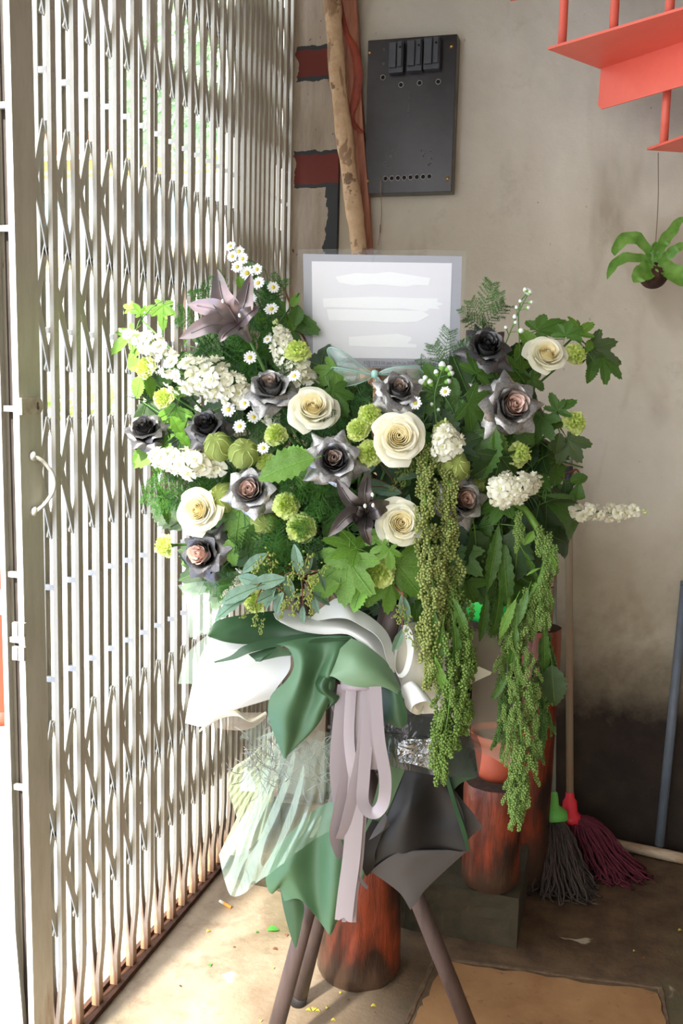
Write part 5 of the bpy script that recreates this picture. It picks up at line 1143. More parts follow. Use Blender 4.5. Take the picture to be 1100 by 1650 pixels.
# ================================================================ stand
M_pole = mat('dark_bamboo_pole', srgb(92, 76, 72), .5, var=srgb(66, 54, 52), vs=14, bump=.2, stretch=(3, 3, .4))
XC = P(574, 1218, 1.83)
st = thing('tripod_stand', 'dark brown three pole wooden tripod carrying the bouquet', 'flower stand', (XC.x, XC.y, 0))
for ft, off in ((AZ(427, 1722, 0), V((-.012, -.012, 0))), (AZ(778, 1712, 0), V((.01, -.006, 0))), (AZ(480, 1617, 0), V((0, .024, 0)))):
    c = XC+off; d = (c-ft).normalized(); top = c+d*.33
    lg = part('leg', MB().tube([ft+d*.008, ft.lerp(top, .3), ft.lerp(top, .7), top], [.0165, .0165, .0155, .015], 16), M_pole, st)
    part('foot_cap', MB().tube([ft+d*.0, ft+d*.03], .0172, 16), mat('black_rubber', srgb(26, 24, 24), .7), lg)
part('lashing', MB().tube([XC+V((cos(a)*.034, sin(a)*.034, .012*sin(a*.5)+.004*(a/6.28))) for a in [i*.4 for i in range(64)]], .0022, 5), mat('twine', srgb(120, 100, 70), .9), st)
# foam core that holds the stems
M_foam = mat('wet_floral_foam', srgb(34, 58, 38), .95, var=srgb(26, 44, 30), vs=60, bump=.5)
mb = MB(); G = [[CORE+V((cos(k/24*2*pi), sin(k/24*2*pi), 0))*.085*sin(pi*i/12)**.6*(1+.04*sin(k*3+i))+V((0, 0, .095*cos(pi*i/12)-.01)) for k in range(24)] for i in range(13)]
fo = thing('floral_foam', 'dark green foam cage hidden in the heart of the bouquet', 'floral foam', CORE); part('block', mb.grid(G, wrap=True), M_foam, fo)
part('cage_base', MB().tube([CORE+V((0, 0, -.095)), XC+V((0, 0, .10)), XC+V((0, 0, .02))], [.05, .035, .02], 14), M_foam, fo)

# ================================================================ wrapping papers
def papermat(name, c, rough=.5, trans=.15, spec=.5, var=None):
    return mat(name, c, rough, var=var, vs=4, trans=trans, spec=spec, bump=.08, bs=14)
M_pg = papermat('bottle_green_paper', srgb(46, 76, 48), .42, .05, var=srgb(56, 88, 56)); M_pgl = papermat('light_green_paper_back', srgb(104, 134, 98), .45, .06, var=srgb(114, 144, 108))
M_pgm = papermat('mid_green_paper', srgb(70, 104, 70), .5, .06, var=srgb(80, 116, 80)); M_pw = papermat('white_paper', srgb(238, 238, 232), .45, .3, var=srgb(230, 230, 224)); M_pc = papermat('cream_paper', srgb(232, 226, 206), .45, .35)
M_pk = papermat('black_paper', srgb(22, 21, 21), .42, .0, .4, var=srgb(34, 32, 31)); M_pkb = papermat('charcoal_paper_back', srgb(70, 65, 62), .55, 0)
def film(name, tint, op, rough=.12, gl=.35, wr=.5, ws=9):
    N = Nd(name); co = N.coord(); N.set(Base_Color=tint, Roughness=rough); N.b.inputs['Specular IOR Level'].default_value = .9
    n = N.noise(ws, 4, .5, N.coord((1, 1, .35)), 1.2); N.bump(n, wr, .03)
    tr = N.n('ShaderNodeBsdfTransparent'); tr.inputs[0].default_value = (.97, .98, .97, 1); fr = N.n('ShaderNodeFresnel'); fr.inputs[0].default_value = 1.5
    f = N.math('ADD', N.math('MULTIPLY', fr.outputs[0], gl), op, clamp=True); mx = N.n('ShaderNodeMixShader')
    N.l(f, mx.inputs[0]); N.l(tr.outputs[0], mx.inputs[1]); N.l(N.b.outputs[0], mx.inputs[2]); N.l(mx.outputs[0], N.o.inputs[0]); MATS[name] = N.m; return N.m
M_f1 = film('clear_cellophane', srgb(180, 200, 176), .12, .1, .35, .8, 16); M_f2 = film('frosted_pale_green_film', srgb(180, 202, 182), .22, .3, .3); M_f3 = film('milky_film', srgb(206, 190, 168), .36, .35, .4); M_f4 = film('smoky_film', srgb(70, 72, 70), .6, .14, 1.0, .8, 12); M_f5 = film('yellowish_film', srgb(178, 192, 142), .22, .22, .3)
M_foil = Nd('crumpled_foil'); 
_n = M_foil.noise(26, 3, .5, M_foil.coord((1, 1, 2.2)), 2.2); M_foil.set(Base_Color=srgb(225, 228, 230), Metallic=1.0, Roughness=.12); M_foil.bump(_n, 1.0, .05); M_foil = M_foil.m
GP = 'florist wrapping sheets under the bouquet'
def sheet(label, m, curves, nu=26, nv=14, wr=.0012, pleat=0, pf=5, name='wrapping_paper', cat='wrapping paper', seed=0, back=None, th=.0006, grp=GP):
    cs = [cr([P(*p) for p in c], nu) for c in curves]; G = []
    for i in range(nu):
        G.append(cr([c[i] for c in cs], nv))
    for i in range(nu):
        for j in range(nv): G[i][j] = G[i][j] + FW*(wr*2*mnoise.noise(G[i][j]*14+V((seed*3.1, 0, 0)))+pleat*min(1, i/nu*2+.2)*(2*abs(((j/(nv-1)*pf) % 1)-.5)-.5)*(1+.4*mnoise.noise(V((j*.9, i*.05, 2)))))
    o = single(name, MB().grid(G), m if back is None else [m, back], label, cat, G[0][0], grp); md = o
    if 'film' in m.name or 'cell' in m.name or 'foil' in m.name: return o
    thicken(o, th, -1); es = o.modifiers.new('crisp_edges', 'EDGE_SPLIT'); es.split_angle = radians(50); mm = o.modifiers[0]
    if back is not None: mm.material_offset = 1; mm.offset = -1; mm.thickness = .0009
    return o
D0 = 1.70
# far-left translucent films
sheet('frosted film corner poking out at the left below the pink pewter rose', M_f2, [[(286, 943, 1.80), (300, 968, 1.80), (305, 1027, 1.79)], [(315, 938, 1.79), (325, 975, 1.78), (325, 1020, 1.78)], [(352, 935, 1.78), (358, 975, 1.78), (348, 1006, 1.77)]], wr=.002)
sheet('second frosted film corner at the left over the gate bars', M_f2, [[(305, 1028, 1.79), (330, 1010, 1.78), (350, 985, 1.78)], [(322, 1024, 1.785), (345, 1016, 1.78), (365, 1000, 1.775)], [(340, 1020, 1.78), (360, 1022, 1.78), (390, 1020, 1.77)]], wr=.001)
sheet('pale green film flap left of the bright white sheet', M_f2, [[(287, 1102, 1.80), (292, 1080, 1.80), (304, 1050, 1.79), (345, 1014, 1.78)], [(305, 1102, 1.79), (312, 1075, 1.785), (330, 1048, 1.78), (370, 1030, 1.77)], [(330, 1100, 1.78), (350, 1080, 1.78), (380, 1060, 1.77), (420, 1040, 1.76)]], wr=.002)
# bright white sheet, left
sheet('big bright white sheet at the left of the wrapping', M_pw, [[(343, 1022, 1.77), (395, 1030, 1.75), (440, 1040, 1.74), (468, 1056, 1.72)], [(322, 1060, 1.76), (370, 1075, 1.73), (420, 1080, 1.72), (466, 1080, 1.71)], [(308, 1110, 1.76), (350, 1115, 1.72), (400, 1118, 1.71), (446, 1108, 1.71)], [(298, 1165, 1.77), (330, 1170, 1.73), (362, 1150, 1.72), (434, 1127, 1.72)]], wr=.002, th=.0008)
sheet('curled lower lip of the bright white sheet', M_pc, [[(320, 1178, 1.76), (345, 1146, 1.74), (378, 1142, 1.73), (402, 1158, 1.73), (428, 1146, 1.73)], [(322, 1179, 1.75), (350, 1152, 1.715), (380, 1149, 1.71), (403, 1162, 1.71), (429, 1149, 1.72)], [(334, 1171, 1.74), (355, 1158, 1.72), (382, 1154, 1.71), (406, 1164, 1.715), (430, 1151, 1.72)]], wr=0)
sheet('smoky transparent film below the bright white sheet, before the bars', M_f3, [[(334, 1168, 1.76), (380, 1150, 1.75), (430, 1148, 1.75)], [(350, 1173, 1.76), (385, 1166, 1.75), (425, 1160, 1.75)], [(362, 1176, 1.76), (392, 1177, 1.76), (410, 1172, 1.755)]], wr=.001)
sheet('clear cellophane flap hanging under the white sheet', M_f1, [[(438, 1148, 1.75), (452, 1160, 1.74), (460, 1188, 1.74)], [(410, 1160, 1.76), (425, 1172, 1.75), (435, 1190, 1.75)], [(385, 1190, 1.77), (395, 1191, 1.76), (410, 1192, 1.76)]], wr=.002)
# green papers
sheet('dark green rolled paper lobe at the upper left of the wrap', M_pg, [[(337, 1018, 1.74), (350, 1000, 1.75), (395, 990, 1.76), (450, 985, 1.77), (510, 998, 1.76), (566, 1026, 1.74)], [(335, 1024, 1.71), (350, 1018, 1.72), (400, 1012, 1.73), (450, 1010, 1.74), (510, 1016, 1.73), (566, 1029, 1.72)], [(338, 1027, 1.715), (362, 1034, 1.715), (398, 1038, 1.73), (450, 1034, 1.735), (510, 1034, 1.725), (566, 1031, 1.72)]], wr=.001)
sheet('long pointed green flap crossing the bright white sheet', M_pg, [[(344, 1066, 1.70), (372, 1056, 1.69), (394, 1040, 1.69), (440, 1028, 1.70), (510, 1020, 1.70), (566, 1027, 1.69)], [(346, 1068, 1.695), (378, 1062, 1.685), (405, 1051, 1.68), (445, 1042, 1.685), (510, 1034, 1.68), (566, 1030, 1.68)]], wr=.0, nv=6)
sheet('light green underside showing in the fold below the pointed flap', M_pgl, [[(403, 1054, 1.715), (425, 1046, 1.71), (447, 1040, 1.71), (470, 1052, 1.705)], [(412, 1066, 1.70), (432, 1062, 1.70), (450, 1058, 1.70), (468, 1056, 1.70)]], wr=0, nv=6)
sheet('deep green cone tip in the fold over the white sheet', M_pg, [[(400, 1054, 1.70), (422, 1047, 1.695), (446, 1041, 1.69)], [(409, 1062, 1.68), (424, 1058, 1.675), (438, 1052, 1.68)], [(416, 1066, 1.68), (420, 1066, 1.675), (426, 1062, 1.68)]], wr=0, nv=8)
sheet('green paper falling in soft folds at the centre of the wrap', M_pgm, [[(445, 1038, 1.69), (466, 1046, 1.68), (474, 1072, 1.67), (462, 1096, 1.67), (436, 1122, 1.67), (434, 1160, 1.67), (457, 1222, 1.68)], [(480, 1030, 1.69), (488, 1052, 1.66), (486, 1085, 1.645), (474, 1120, 1.645), (462, 1150, 1.65), (460, 1185, 1.655), (460, 1222, 1.68)], [(515, 1026, 1.69), (520, 1058, 1.68), (508, 1090, 1.675), (500, 1125, 1.67), (488, 1155, 1.67), (480, 1180, 1.67), (464, 1216, 1.68)], [(545, 1024, 1.69), (540, 1052, 1.665), (528, 1085, 1.655), (528, 1112, 1.655), (512, 1146, 1.66), (500, 1176, 1.665), (470, 1210, 1.68)], [(568, 1026, 1.69), (560, 1050, 1.68), (542, 1082, 1.67), (538, 1112, 1.67), (524, 1144, 1.67), (508, 1172, 1.67), (472, 1208, 1.68)]], nu=34, nv=26, wr=.0015)
sheet('light green paper lobe arching over the ribbons', M_pgl, [[(566, 1028, 1.68), (590, 1040, 1.67), (622, 1066, 1.67), (640, 1096, 1.67), (646, 1112, 1.67)], [(545, 1048, 1.67), (575, 1060, 1.645), (605, 1080, 1.64), (630, 1100, 1.65), (644, 1114, 1.66)], [(528, 1070, 1.67), (560, 1080, 1.64), (590, 1094, 1.635), (618, 1106, 1.645), (640, 1116, 1.655)], [(514, 1092, 1.675), (535, 1090, 1.65), (560, 1104, 1.645), (590, 1108, 1.645), (618, 1108, 1.65), (642, 1119, 1.655)]], nu=30, nv=20, wr=.001)
sheet('rolled green edge curling left of the ribbons', M_pg, [[(514, 1090, 1.665), (508, 1102, 1.665), (516, 1118, 1.665), (532, 1136, 1.67), (512, 1156, 1.67)], [(524, 1092, 1.65), (518, 1106, 1.645), (524, 1118, 1.65), (538, 1128, 1.66), (530, 1140, 1.67)], [(540, 1094, 1.66), (535, 1108, 1.66), (538, 1118, 1.66), (546, 1122, 1.665), (540, 1135, 1.67)]], wr=0, nu=20, nv=12)
sheet('dark green drop fold right of the ribbons', M_pg, [[(612, 1104, 1.68), (616, 1130, 1.68), (616, 1158, 1.68), (640, 1172, 1.675)], [(630, 1108, 1.66), (634, 1132, 1.66), (638, 1158, 1.665), (646, 1173, 1.67)], [(645, 1112, 1.66), (650, 1130, 1.66), (656, 1150, 1.665), (655, 1166, 1.67)]], wr=.001)
# white papers
sheet('white paper collar folding over the top of the green paper', M_pw, [[(440, 988, 1.72), (462, 982, 1.74), (500, 992, 1.75), (545, 993, 1.75), (590, 1008, 1.74), (622, 1040, 1.72), (634, 1076, 1.70)], [(444, 996, 1.69), (470, 1000, 1.70), (505, 1006, 1.70), (552, 1010, 1.69), (588, 1028, 1.68), (614, 1058, 1.675), (632, 1080, 1.68)], [(452, 1003, 1.69), (482, 1016, 1.69), (520, 1022, 1.69), (562, 1023, 1.685), (590, 1046, 1.68), (612, 1068, 1.675), (632, 1080, 1.68)]], wr=.001, nu=30)
sheet('white paper ridge rising to a peak under the broad leaves', M_pw, [[(500, 996, 1.73), (520, 978, 1.73), (546, 963, 1.72), (570, 978, 1.71), (600, 996, 1.70), (624, 1020, 1.69), (634, 1050, 1.68), (636, 1084, 1.675)], [(512, 1000, 1.72), (540, 996, 1.70), (562, 998, 1.68), (585, 1010, 1.67), (604, 1022, 1.665), (616, 1038, 1.665), (622, 1060, 1.665), (632, 1084, 1.67)]], wr=.0, nu=30, nv=12)
sheet('white paper loop standing up right of the collar', M_pw, [[(655, 1006, 1.70), (664, 1020, 1.68), (666, 1050, 1.67), (658, 1082, 1.67), (645, 1092, 1.67), (636, 1078, 1.68), (636, 1045, 1.69), (646, 1014, 1.70)], [(646, 1008, 1.71), (652, 1022, 1.69), (656, 1050, 1.68), (650, 1078, 1.675), (642, 1086, 1.675), (637, 1074, 1.68), (640, 1045, 1.69), (650, 1014, 1.70)]], wr=0, nu=30, nv=6)
sheet('cream paper panel behind the white loop', M_pc, [[(632, 1072, 1.71), (645, 1100, 1.71), (650, 1125, 1.71), (680, 1150, 1.72)], [(650, 1010, 1.73), (668, 1050, 1.70), (680, 1090, 1.69), (710, 1150, 1.71)], [(690, 1005, 1.75), (705, 1050, 1.72), (712, 1100, 1.70), (735, 1160, 1.71)], [(730, 1018, 1.76), (748, 1050, 1.74), (752, 1110, 1.72), (757, 1186, 1.72)]], wr=.002)
sheet('pointed cream corner reaching right behind the middle tassel', M_pc, [[(738, 1040, 1.74), (752, 1060, 1.74), (768, 1072, 1.73), (792, 1083, 1.73)], [(738, 1070, 1.73), (754, 1082, 1.73), (770, 1086, 1.73), (791, 1085, 1.73)], [(738, 1100, 1.73), (752, 1106, 1.73), (766, 1098, 1.73), (790, 1087, 1.73)]], wr=0)
sheet('rolled up white paper tube end below the loop', M_pw, [[(646, 1112, 1.69), (650, 1104, 1.67), (662, 1098, 1.665), (672, 1102, 1.67), (676, 1112, 1.68)], [(652, 1126, 1.685), (658, 1116, 1.665), (672, 1110, 1.655), (684, 1114, 1.665), (690, 1126, 1.68)], [(662, 1148, 1.68), (667, 1136, 1.66), (684, 1130, 1.65), (700, 1134, 1.66), (708, 1150, 1.68)]], wr=0)
sheet('cream lip curling out below the paper tube', M_pc, [[(650, 1118, 1.70), (655, 1140, 1.69), (670, 1151, 1.69), (683, 1148, 1.69)], [(662, 1122, 1.68), (668, 1138, 1.675), (676, 1144, 1.68), (682, 1136, 1.69)]], wr=0, nv=6)
# right hand films
sheet('milky transparent sheet at the right, in front of the clay pot', M_f3, [[(752, 1028, 1.78), (760, 1090, 1.77), (752, 1150, 1.76), (700, 1186, 1.75)], [(775, 1014, 1.79), (790, 1080, 1.78), (790, 1150, 1.77), (765, 1208, 1.76)], [(800, 1024, 1.80), (822, 1080, 1.79), (830, 1160, 1.78), (830, 1240, 1.77)]], wr=.002)
sheet('smoky grey film spreading right of the ribbons', M_f4, [[(618, 1160, 1.73), (660, 1150, 1.72), (720, 1165, 1.73), (768, 1185, 1.75)], [(618, 1195, 1.72), (660, 1190, 1.71), (720, 1198, 1.72), (776, 1210, 1.74)], [(620, 1232, 1.72), (650, 1240, 1.715), (705, 1250, 1.72), (770, 1252, 1.74)]], wr=.003)
sheet('crumpled silver foil patch on the right of the wrap', M_foil, [[(641, 1198, 1.70), (655, 1191, 1.695), (680, 1192, 1.695), (706, 1188, 1.70)], [(640, 1212, 1.695), (660, 1210, 1.685), (684, 1208, 1.688), (708, 1212, 1.69)], [(643, 1228, 1.70), (665, 1232, 1.69), (690, 1240, 1.69), (706, 1244, 1.695)]], name='foil_wrap', wr=.006, nu=40, nv=24)
sheet('dark green paper corner behind the foil patch', M_pg, [[(735, 1185, 1.76), (756, 1215, 1.76), (768, 1252, 1.76)], [(712, 1215, 1.76), (728, 1245, 1.76), (742, 1262, 1.76)], [(700, 1240, 1.76), (712, 1262, 1.76), (724, 1282, 1.76)]], wr=.001)
# lower left cellophane fan
sheet('large pleated cellophane fan at the lower left', M_f1, [[(455, 1180, 1.74), (430, 1230, 1.75), (400, 1300, 1.77), (352, 1378, 1.80)], [(475, 1185, 1.72), (450, 1260, 1.72), (415, 1340, 1.74), (375, 1445, 1.78)], [(500, 1190, 1.71), (490, 1260, 1.69), (470, 1330, 1.70), (430, 1410, 1.73)], [(520, 1195, 1.70), (520, 1260, 1.68), (510, 1310, 1.685), (480, 1372, 1.70)], [(545, 1200, 1.70), (548, 1250, 1.685), (548, 1290, 1.68), (545, 1328, 1.69)]], nu=44, nv=61, wr=.003, pleat=.005, pf=7)
sheet('pale yellow green film pleats inside the cellophane fan', M_f5, [[(450, 1195, 1.75), (420, 1240, 1.76), (390, 1300, 1.78), (355, 1372, 1.81)], [(458, 1198, 1.745), (432, 1260, 1.745), (410, 1310, 1.76), (388, 1376, 1.78)], [(470, 1205, 1.74), (452, 1250, 1.74), (440, 1290, 1.75), (430, 1340, 1.76)]], wr=.002, nu=36, nv=41, pleat=.004, pf=5)
sheet('upper cellophane corner catching the sun at the far left of the fan', M_f5, [[(430, 1190, 1.76), (400, 1220, 1.77), (378, 1235, 1.785), (366, 1262, 1.79)], [(442, 1200, 1.75), (415, 1240, 1.76), (395, 1262, 1.77), (372, 1290, 1.79)], [(448, 1215, 1.75), (425, 1260, 1.755), (400, 1290, 1.77), (384, 1325, 1.785)]], wr=.003, nu=32, nv=41, pleat=.004, pf=6)
sheet('clear cellophane over the silver twigs', M_f1, [[(400, 1195, 1.73), (395, 1230, 1.735), (385, 1275, 1.74)], [(440, 1180, 1.70), (440, 1225, 1.70), (440, 1275, 1.705)], [(490, 1176, 1.685), (490, 1225, 1.68), (488, 1280, 1.69)], [(540, 1180, 1.69), (540, 1225, 1.685), (540, 1275, 1.69)]], nu=36, nv=36, wr=.008)
# lower green papers
sheet('lower green paper hanging to a point before the log stump', M_pgm, [[(440, 1368, 1.77), (428, 1414, 1.77), (436, 1440, 1.77), (450, 1432, 1.77), (458, 1452, 1.77)], [(480, 1330, 1.76), (470, 1375, 1.745), (466, 1400, 1.74), (470, 1420, 1.745), (484, 1450, 1.75)], [(515, 1300, 1.76), (510, 1360, 1.76), (508, 1400, 1.76), (510, 1440, 1.76), (516, 1486, 1.76)], [(545, 1290, 1.75), (540, 1350, 1.735), (538, 1400, 1.73), (536, 1450, 1.735), (530, 1506, 1.75)], [(580, 1290, 1.76), (572, 1350, 1.75), (566, 1400, 1.745), (558, 1450, 1.75), (535, 1502, 1.755)]], nu=30, nv=30, wr=.002)
sheet('dark shaded green fold hanging at the left of the stand', M_pg, [[(450, 1420, 1.785), (456, 1460, 1.785), (466, 1500, 1.785), (475, 1527, 1.785)], [(466, 1412, 1.77), (472, 1455, 1.775), (476, 1495, 1.78), (477, 1526, 1.785)], [(484, 1445, 1.775), (490, 1462, 1.78), (486, 1490, 1.78), (478, 1525, 1.785)]], wr=.0)
sheet('light green strip of paper between ribbons and black paper', M_pgl, [[(606, 1180, 1.745), (612, 1240, 1.74), (596, 1310, 1.735), (566, 1400, 1.735), (545, 1482, 1.735)], [(634, 1190, 1.745), (632, 1250, 1.74), (610, 1320, 1.735), (584, 1405, 1.735), (556, 1470, 1.735)], [(652, 1240, 1.745), (636, 1280, 1.74), (616, 1330, 1.74), (592, 1400, 1.74), (572, 1440, 1.74)]], wr=.001, nu=34)
# black papers
sheet('big glossy black paper at the lower right of the wrap', M_pk, [[(645, 1236, 1.75), (618, 1290, 1.75), (598, 1340, 1.75), (582, 1370, 1.75), (596, 1408, 1.75)], [(672, 1245, 1.74), (660, 1300, 1.725), (650, 1340, 1.73), (645, 1372, 1.735), (650, 1395, 1.74)], [(700, 1250, 1.74), (700, 1300, 1.75), (700, 1340, 1.745), (700, 1368, 1.745), (700, 1372, 1.745)], [(724, 1262, 1.75), (742, 1300, 1.745), (750, 1330, 1.745), (752, 1352, 1.745), (752, 1371, 1.745)]], nu=34, nv=30, wr=.003)
sheet('grey brown back of the black paper hanging in a point', M_pkb, [[(596, 1404, 1.745), (620, 1420, 1.745), (645, 1440, 1.745), (661, 1466, 1.745)], [(625, 1382, 1.735), (650, 1395, 1.735), (665, 1415, 1.74), (672, 1452, 1.745)], [(650, 1371, 1.735), (690, 1374, 1.735), (705, 1392, 1.74), (690, 1428, 1.745)], [(690, 1370, 1.74), (720, 1370, 1.74), (740, 1372, 1.742), (752, 1371, 1.745)]], wr=.001)
sheet('charcoal paper corner sticking out to the right', M_pkb, [[(724, 1262, 1.77), (745, 1290, 1.77), (762, 1310, 1.77), (778, 1334, 1.77)], [(722, 1290, 1.765), (738, 1318, 1.765), (748, 1334, 1.765), (762, 1345, 1.77)], [(716, 1320, 1.765), (728, 1345, 1.765), (738, 1352, 1.765), (748, 1360, 1.77)]], wr=.0)
sheet('small charcoal paper corner beside the ribbon loop', M_pkb, [[(594, 1354, 1.715), (604, 1335, 1.715), (620, 1310, 1.715)], [(608, 1345, 1.71), (618, 1335, 1.71), (624, 1318, 1.712)], [(598, 1352, 1.712), (615, 1342, 1.712), (628, 1330, 1.714)]], wr=0, nv=8)
sheet('dark twisted paper fold just right of the long ribbon', M_pk, [[(600, 1320, 1.73), (585, 1350, 1.73), (578, 1375, 1.73), (584, 1400, 1.73), (590, 1412, 1.735)], [(620, 1330, 1.73), (612, 1352, 1.73), (604, 1375, 1.73), (604, 1392, 1.735), (598, 1404, 1.74)]], wr=0, nv=8)
sheet('narrow dark green fold along the edge of the black paper', M_pg, [[(715, 1250, 1.745), (730, 1300, 1.74), (746, 1350, 1.738), (752, 1371, 1.74)], [(722, 1250, 1.745), (737, 1300, 1.742), (752, 1345, 1.74), (756, 1371, 1.742)]], wr=0, nv=4)
# silver twigs behind cellophane
M_tw = mat('silver_painted_twig', srgb(128, 126, 124), .35, .7, var=srgb(176, 174, 170)); tw = thing('silver_twigs', 'tangle of fine silver painted twigs inside the cellophane', 'twigs', P(470, 1220, 1.73)); rr = random.Random(4)
for b_ in range(5):
    mb = MB()
    for i in range(26):
        x, y = rr.uniform(390, 542), rr.uniform(1186, 1262); p0 = P(x, y, 1.72); pts = [p0]; dv = V((rr.uniform(-1, 1), rr.uniform(-.4, .4), rr.uniform(-1, 1))).normalized()
        for k in range(5): dv = (dv+V((rr.uniform(-1, 1), rr.uniform(-.5, .5), rr.uniform(-1, 1)))*.55).normalized(); pts.append(pts[-1]+dv*.009)
        mb.tube(pts, .0007, 4, False)
    part('twig_bundle', mb, M_tw, tw, kind='stuff')

# ================================================================ ribbons
M_rib = mat('lilac_grey_satin', srgb(168, 156, 157), .36, var=srgb(154, 142, 143), vs=3, trans=.08, stretch=(1, 1, .1), spec=.6)
RG = thing('satin_ribbon', 'lilac grey satin ribbon bow with long tails hanging down the front', 'ribbon', P(590, 1110, 1.66))
def ribbon(nm, pts, w, tw=0, fold=0, notch=False):
    c = cr([P(*p) for p in pts], 40); G = []
    for i, p in enumerate(c):
        t_ = i/39; d = (c[min(39, i+1)]-c[max(0, i-1)]).normalized(); s_ = d.cross(-FW); s_ = s_.normalized() if s_.length > .2 else RT
        ww = w*.62*1.65/FPX; a = tw*t_+fold*sin(t_*pi)
        s2 = s_*cos(a)+(-FW)*sin(a); row = [p+s2*ww*u+(-FW)*.0003*(1-u*u) for u in (-1, -.5, 0, .5, 1)]
        if notch and i == 39: row[2] = row[2]-d*.006
        G.append(row)
    o = part(nm, MB().grid(G), M_rib, RG)
def loop(x0, y0, x1, y1, bx, by_, w, d):      # goes down x0 side, round the bottom, up the x1 side
    c = []; n = 44
    pts = cr([P(x0, y0, d), P(x0-(bx-x0)*0-4, (y0+by_)/2, d), P(bx-w*.55, by_-34, d-.004), P(bx-w*.25, by_-8, d-.012), P(bx, by_, d-.018), P(bx+w*.35, by_-10, d-.022), P(bx+w*.62, by_-40, d-.022), P(x1+4, (y0+by_)/2, d-.016), P(x1, y1, d-.008)], n)
    return pts
def loopribbon(pts, w):
    G = []; n = len(pts)
    for i, p in enumerate(pts):
        t_ = i/(n-1); d = (pts[min(n-1, i+1)]-pts[max(0, i-1)]).normalized(); k = max(0, 1-abs(t_-.5)/.22); s_ = d.cross(-FW); s_ = s_.normalized() if s_.length > .2 else RT
        side = (s_*(1-.45*k)+(-FW)*(.55*k)+V((0, 0, 0))).normalized(); ww = w*.62*1.65/FPX
        G.append([p+side*ww*u for u in (-1, -.4, .4, 1)])
    o = part('loop', MB().grid(G), M_rib, RG)
ribbon('tail', [(556, 1104, 1.672), (550, 1150, 1.668), (543, 1230, 1.665), (548, 1290, 1.665), (556, 1310, 1.67)], 20, .3)
ribbon('tail', [(572, 1104, 1.668), (566, 1180, 1.662), (560, 1240, 1.66), (545, 1310, 1.66), (539, 1345, 1.66), (545, 1368, 1.665), (551, 1380, 1.67)], 17, .9)
ribbon('tail', [(578, 1106, 1.664), (577, 1200, 1.66), (572, 1300, 1.66), (566, 1380, 1.66), (558, 1440, 1.66), (553, 1484, 1.66)], 23, -.15, notch=True)
ribbon('tail', [(584, 1106, 1.668), (582, 1250, 1.668), (574, 1380, 1.668), (565, 1440, 1.668), (562, 1486, 1.668)], 19, .1, notch=True)
ribbon('tail', [(566, 1280, 1.668), (572, 1340, 1.668), (576, 1400, 1.668), (581, 1418, 1.668), (592, 1431, 1.668)], 7, 1.2)
ribbon('tail', [(552, 1106, 1.676), (546, 1150, 1.67), (541, 1200, 1.67), (541, 1250, 1.67)], 14, .5)
loopribbon(cr([P(*p) for p in ((592, 1104, 1.656), (591, 1180, 1.652), (586, 1250, 1.65), (584, 1290, 1.648), (593, 1307, 1.644), (606, 1309, 1.640), (618, 1290, 1.636), (620, 1250, 1.636), (610, 1190, 1.638), (604, 1104, 1.645))], 50), 16)
ribbon('tail', [(600, 1104, 1.652), (602, 1160, 1.65), (606, 1200, 1.652), (604, 1240, 1.66)], 15, .2)
ribbon('tail', [(566, 1104, 1.66), (562, 1180, 1.656), (566, 1230, 1.656), (572, 1262, 1.66)], 14, -.3)
ribbon('tail', [(590, 1106, 1.66), (584, 1200, 1.655), (570, 1270, 1.655), (556, 1330, 1.657), (548, 1352, 1.66)], 15, .5)
part('knot', MB().tube([P(552, 1103, 1.67), P(585, 1100, 1.66), P(614, 1106, 1.665)], [.012, .014, .012], 14), M_rib, RG)

# ================================================================ card in its sleeve, stick and gauze bow
M_cgrey = mat('grey_card_border', srgb(178, 177, 184), .5, var=srgb(170, 169, 177), vs=3); M_cwhite = mat('white_card', srgb(240, 237, 241), .5); M_ink = mat('grey_ink', srgb(110, 108, 116), .7); M_whiteout = mat('correction_white', srgb(253, 252, 252), .6)
cdp = 1.845
def Q(x, y, o=0): return P(x, y, cdp+.01*(x-490)/255*2-o)
t = thing('message_card', 'white card with pale grey border in a clear plastic sleeve on a stick', 'card', Q(610, 590))
def quad(pts, off=0, nx=1): return MB().prism([Q(x, y, off) for x, y in pts], FW*.0006)
part('card', quad([(488, 409), (744, 413), (739, 595), (491, 592)]), M_cgrey, t, False)
part('inner_sheet', quad([(502, 421), (728, 424), (723, 579), (504, 576)], .0008), M_cwhite, t, False)
def stroke(pts, off=.0014): part('white_stroke', MB().prism([Q(x, y, off) for x, y in pts], FW*.0003), M_whiteout, t, False)
stroke([(540, 446), (572, 440), (600, 441), (628, 438), (660, 443), (694, 448), (690, 460), (668, 459), (655, 462), (600, 458), (570, 460), (546, 455)])
stroke([(520, 481), (600, 478), (660, 480), (706, 481), (703, 486), (714, 490), (704, 493), (708, 498), (692, 497), (686, 502), (650, 497), (600, 497), (521, 495)])
stroke([(526, 498), (600, 499), (680, 501), (692, 508), (672, 519), (640, 520), (600, 518), (530, 516)])
stroke([(562, 543), (640, 538), (662, 543), (663, 547), (656, 553), (671, 555), (670, 560), (610, 559), (562, 557)])
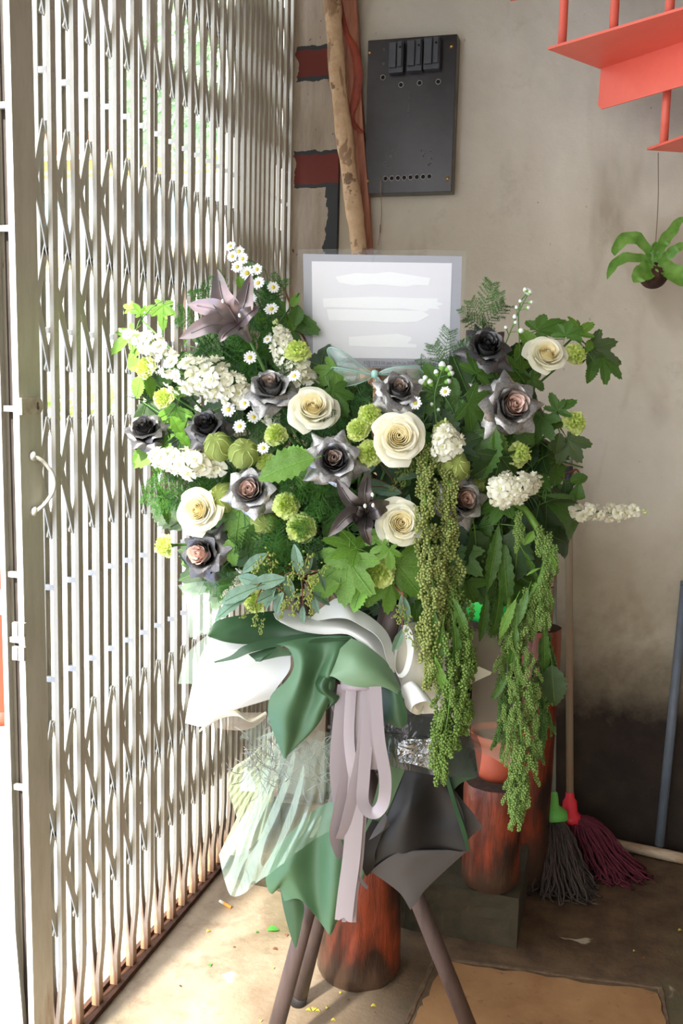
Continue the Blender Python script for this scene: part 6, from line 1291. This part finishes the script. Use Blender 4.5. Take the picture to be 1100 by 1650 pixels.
def text(s, x, y, size, parent, m, wpx):
    cu = bpy.data.curves.new('txt', 'FONT'); cu.body = s; cu.size = size*cdp/FPX*1.35; cu.extrude = .0001; tmp = bpy.data.objects.new('tmp', cu); COL.objects.link(tmp)
    bpy.context.view_layer.update(); dg = bpy.context.evaluated_depsgraph_get(); me = bpy.data.meshes.new_from_object(tmp.evaluated_get(dg)); bpy.data.objects.remove(tmp)
    wd = max(v.co.x for v in me.vertices); k = wpx*cdp/FPX/wd; o = Q(x, y, .0016)
    e1 = (Q(x+10, y+.1, .0016)-o).normalized(); e3 = -FW; e2 = e3.cross(e1).normalized()
    for v in me.vertices: c = v.co.copy(); v.co = (o+e1*c.x*k+e2*c.y+e3*c.z)-worg(parent)
    me.materials.append(m); link('printed_line', me, parent)
text('ing Flower', 541, 584.5, 6, t, M_ink, 30)
text('8 320 // 320 $ 550, Jalan Tuk Hs Lee, 501040 Kuala', 586, 587, 6, t, M_ink, 96)
text('W. www.moonlight', 592, 592.5, 5, t, M_ink, 40)
M_slv = film('clear_sleeve', srgb(240, 242, 244), .03, .1, .9, .25, 6)
o = part('sleeve', MB().grid([[Q(480, 402, .004), Q(560, 401, .006), Q(610, 404, .006), Q(680, 402, .005), Q(751, 405, .003)], [Q(478, 470, .006), Q(560, 470, .012), Q(620, 470, .014), Q(680, 470, .012), Q(749, 470, .005)], [Q(480, 540, .006), Q(560, 540, .012), Q(620, 540, .013), Q(680, 540, .011), Q(747, 540, .005)], [Q(482, 600, .004), Q(560, 599, .006), Q(610, 599, .006), Q(680, 601, .005), Q(744, 603, .003)]]), M_slv, t)
part('tape', MB().grid([[Q(588, 402, .008), Q(598, 400, .008), Q(608, 403, .008)], [Q(594, 412, .012), Q(600, 414, .014), Q(605, 411, .012)], [Q(598, 420, .010), Q(600, 424, .012), Q(602, 420, .010)]]), M_slv, t)
M_stk = mat('pale_wooden_stick', srgb(206, 160, 124), .6, var=srgb(190, 144, 108)); part('stick', MB().tube([P(604, 602, 1.755), P(603, 655, 1.735), P(600, 760, 1.84)], .0035, 8), M_stk, t)
M_gz = film('green_gauze', srgb(196, 220, 208), .30, .6, .15, .2, 40); M_gw = mat('gauze_wired_edge', srgb(158, 200, 184), .5)
bw = thing('gauze_bow', 'sheer pale green gauze bow tied on the card stick', 'bow', P(602, 602, 1.745))
def wing(out, d=1.745):
    cx_, cy_ = 604, 603; ctr = [sum(p[0] for p in out)/len(out), sum(p[1] for p in out)/len(out)]
    loop_ = cr([P(x, y, d+dz_) for x, y, dz_ in out], 40); c0 = P(ctr[0], ctr[1], d-.012)
    G = [[p.lerp(c0, k/5)+(-FW)*.006*sin(pi*k/5) for k in range(6)] for p in loop_]
    w_ = part('wing', MB().grid(G), M_gz, bw); part('wired_edge', MB().tube(loop_, .0011, 5), M_gw, w_)
wing([(602, 603, 0), (585, 592, 0), (560, 572, -.01), (535, 560, -.01), (527, 565, 0), (534, 582, .01), (536, 594, .01), (560, 598, 0), (602, 604, 0)])
wing([(602, 604, 0), (570, 597, -.01), (538, 592, -.01), (533, 598, 0), (545, 608, .01), (548, 622, .01), (570, 620, 0), (592, 612, 0), (602, 604, 0)])
wing([(606, 603, 0), (625, 594, -.01), (650, 591, -.01), (672, 592, 0), (686, 606, .01), (684, 616, .01), (660, 608, 0), (630, 604, 0), (606, 604, 0)])
wing([(605, 605, 0), (612, 612, -.01), (622, 626, -.01), (616, 630, 0), (606, 616, 0), (605, 605, 0)])
part('knot', MB().lathe([(0, -.008), (.006, -.006), (.007, 0), (.006, .006), (0, .008)], 12, P(604, 603, 1.743)), M_gw, bw)
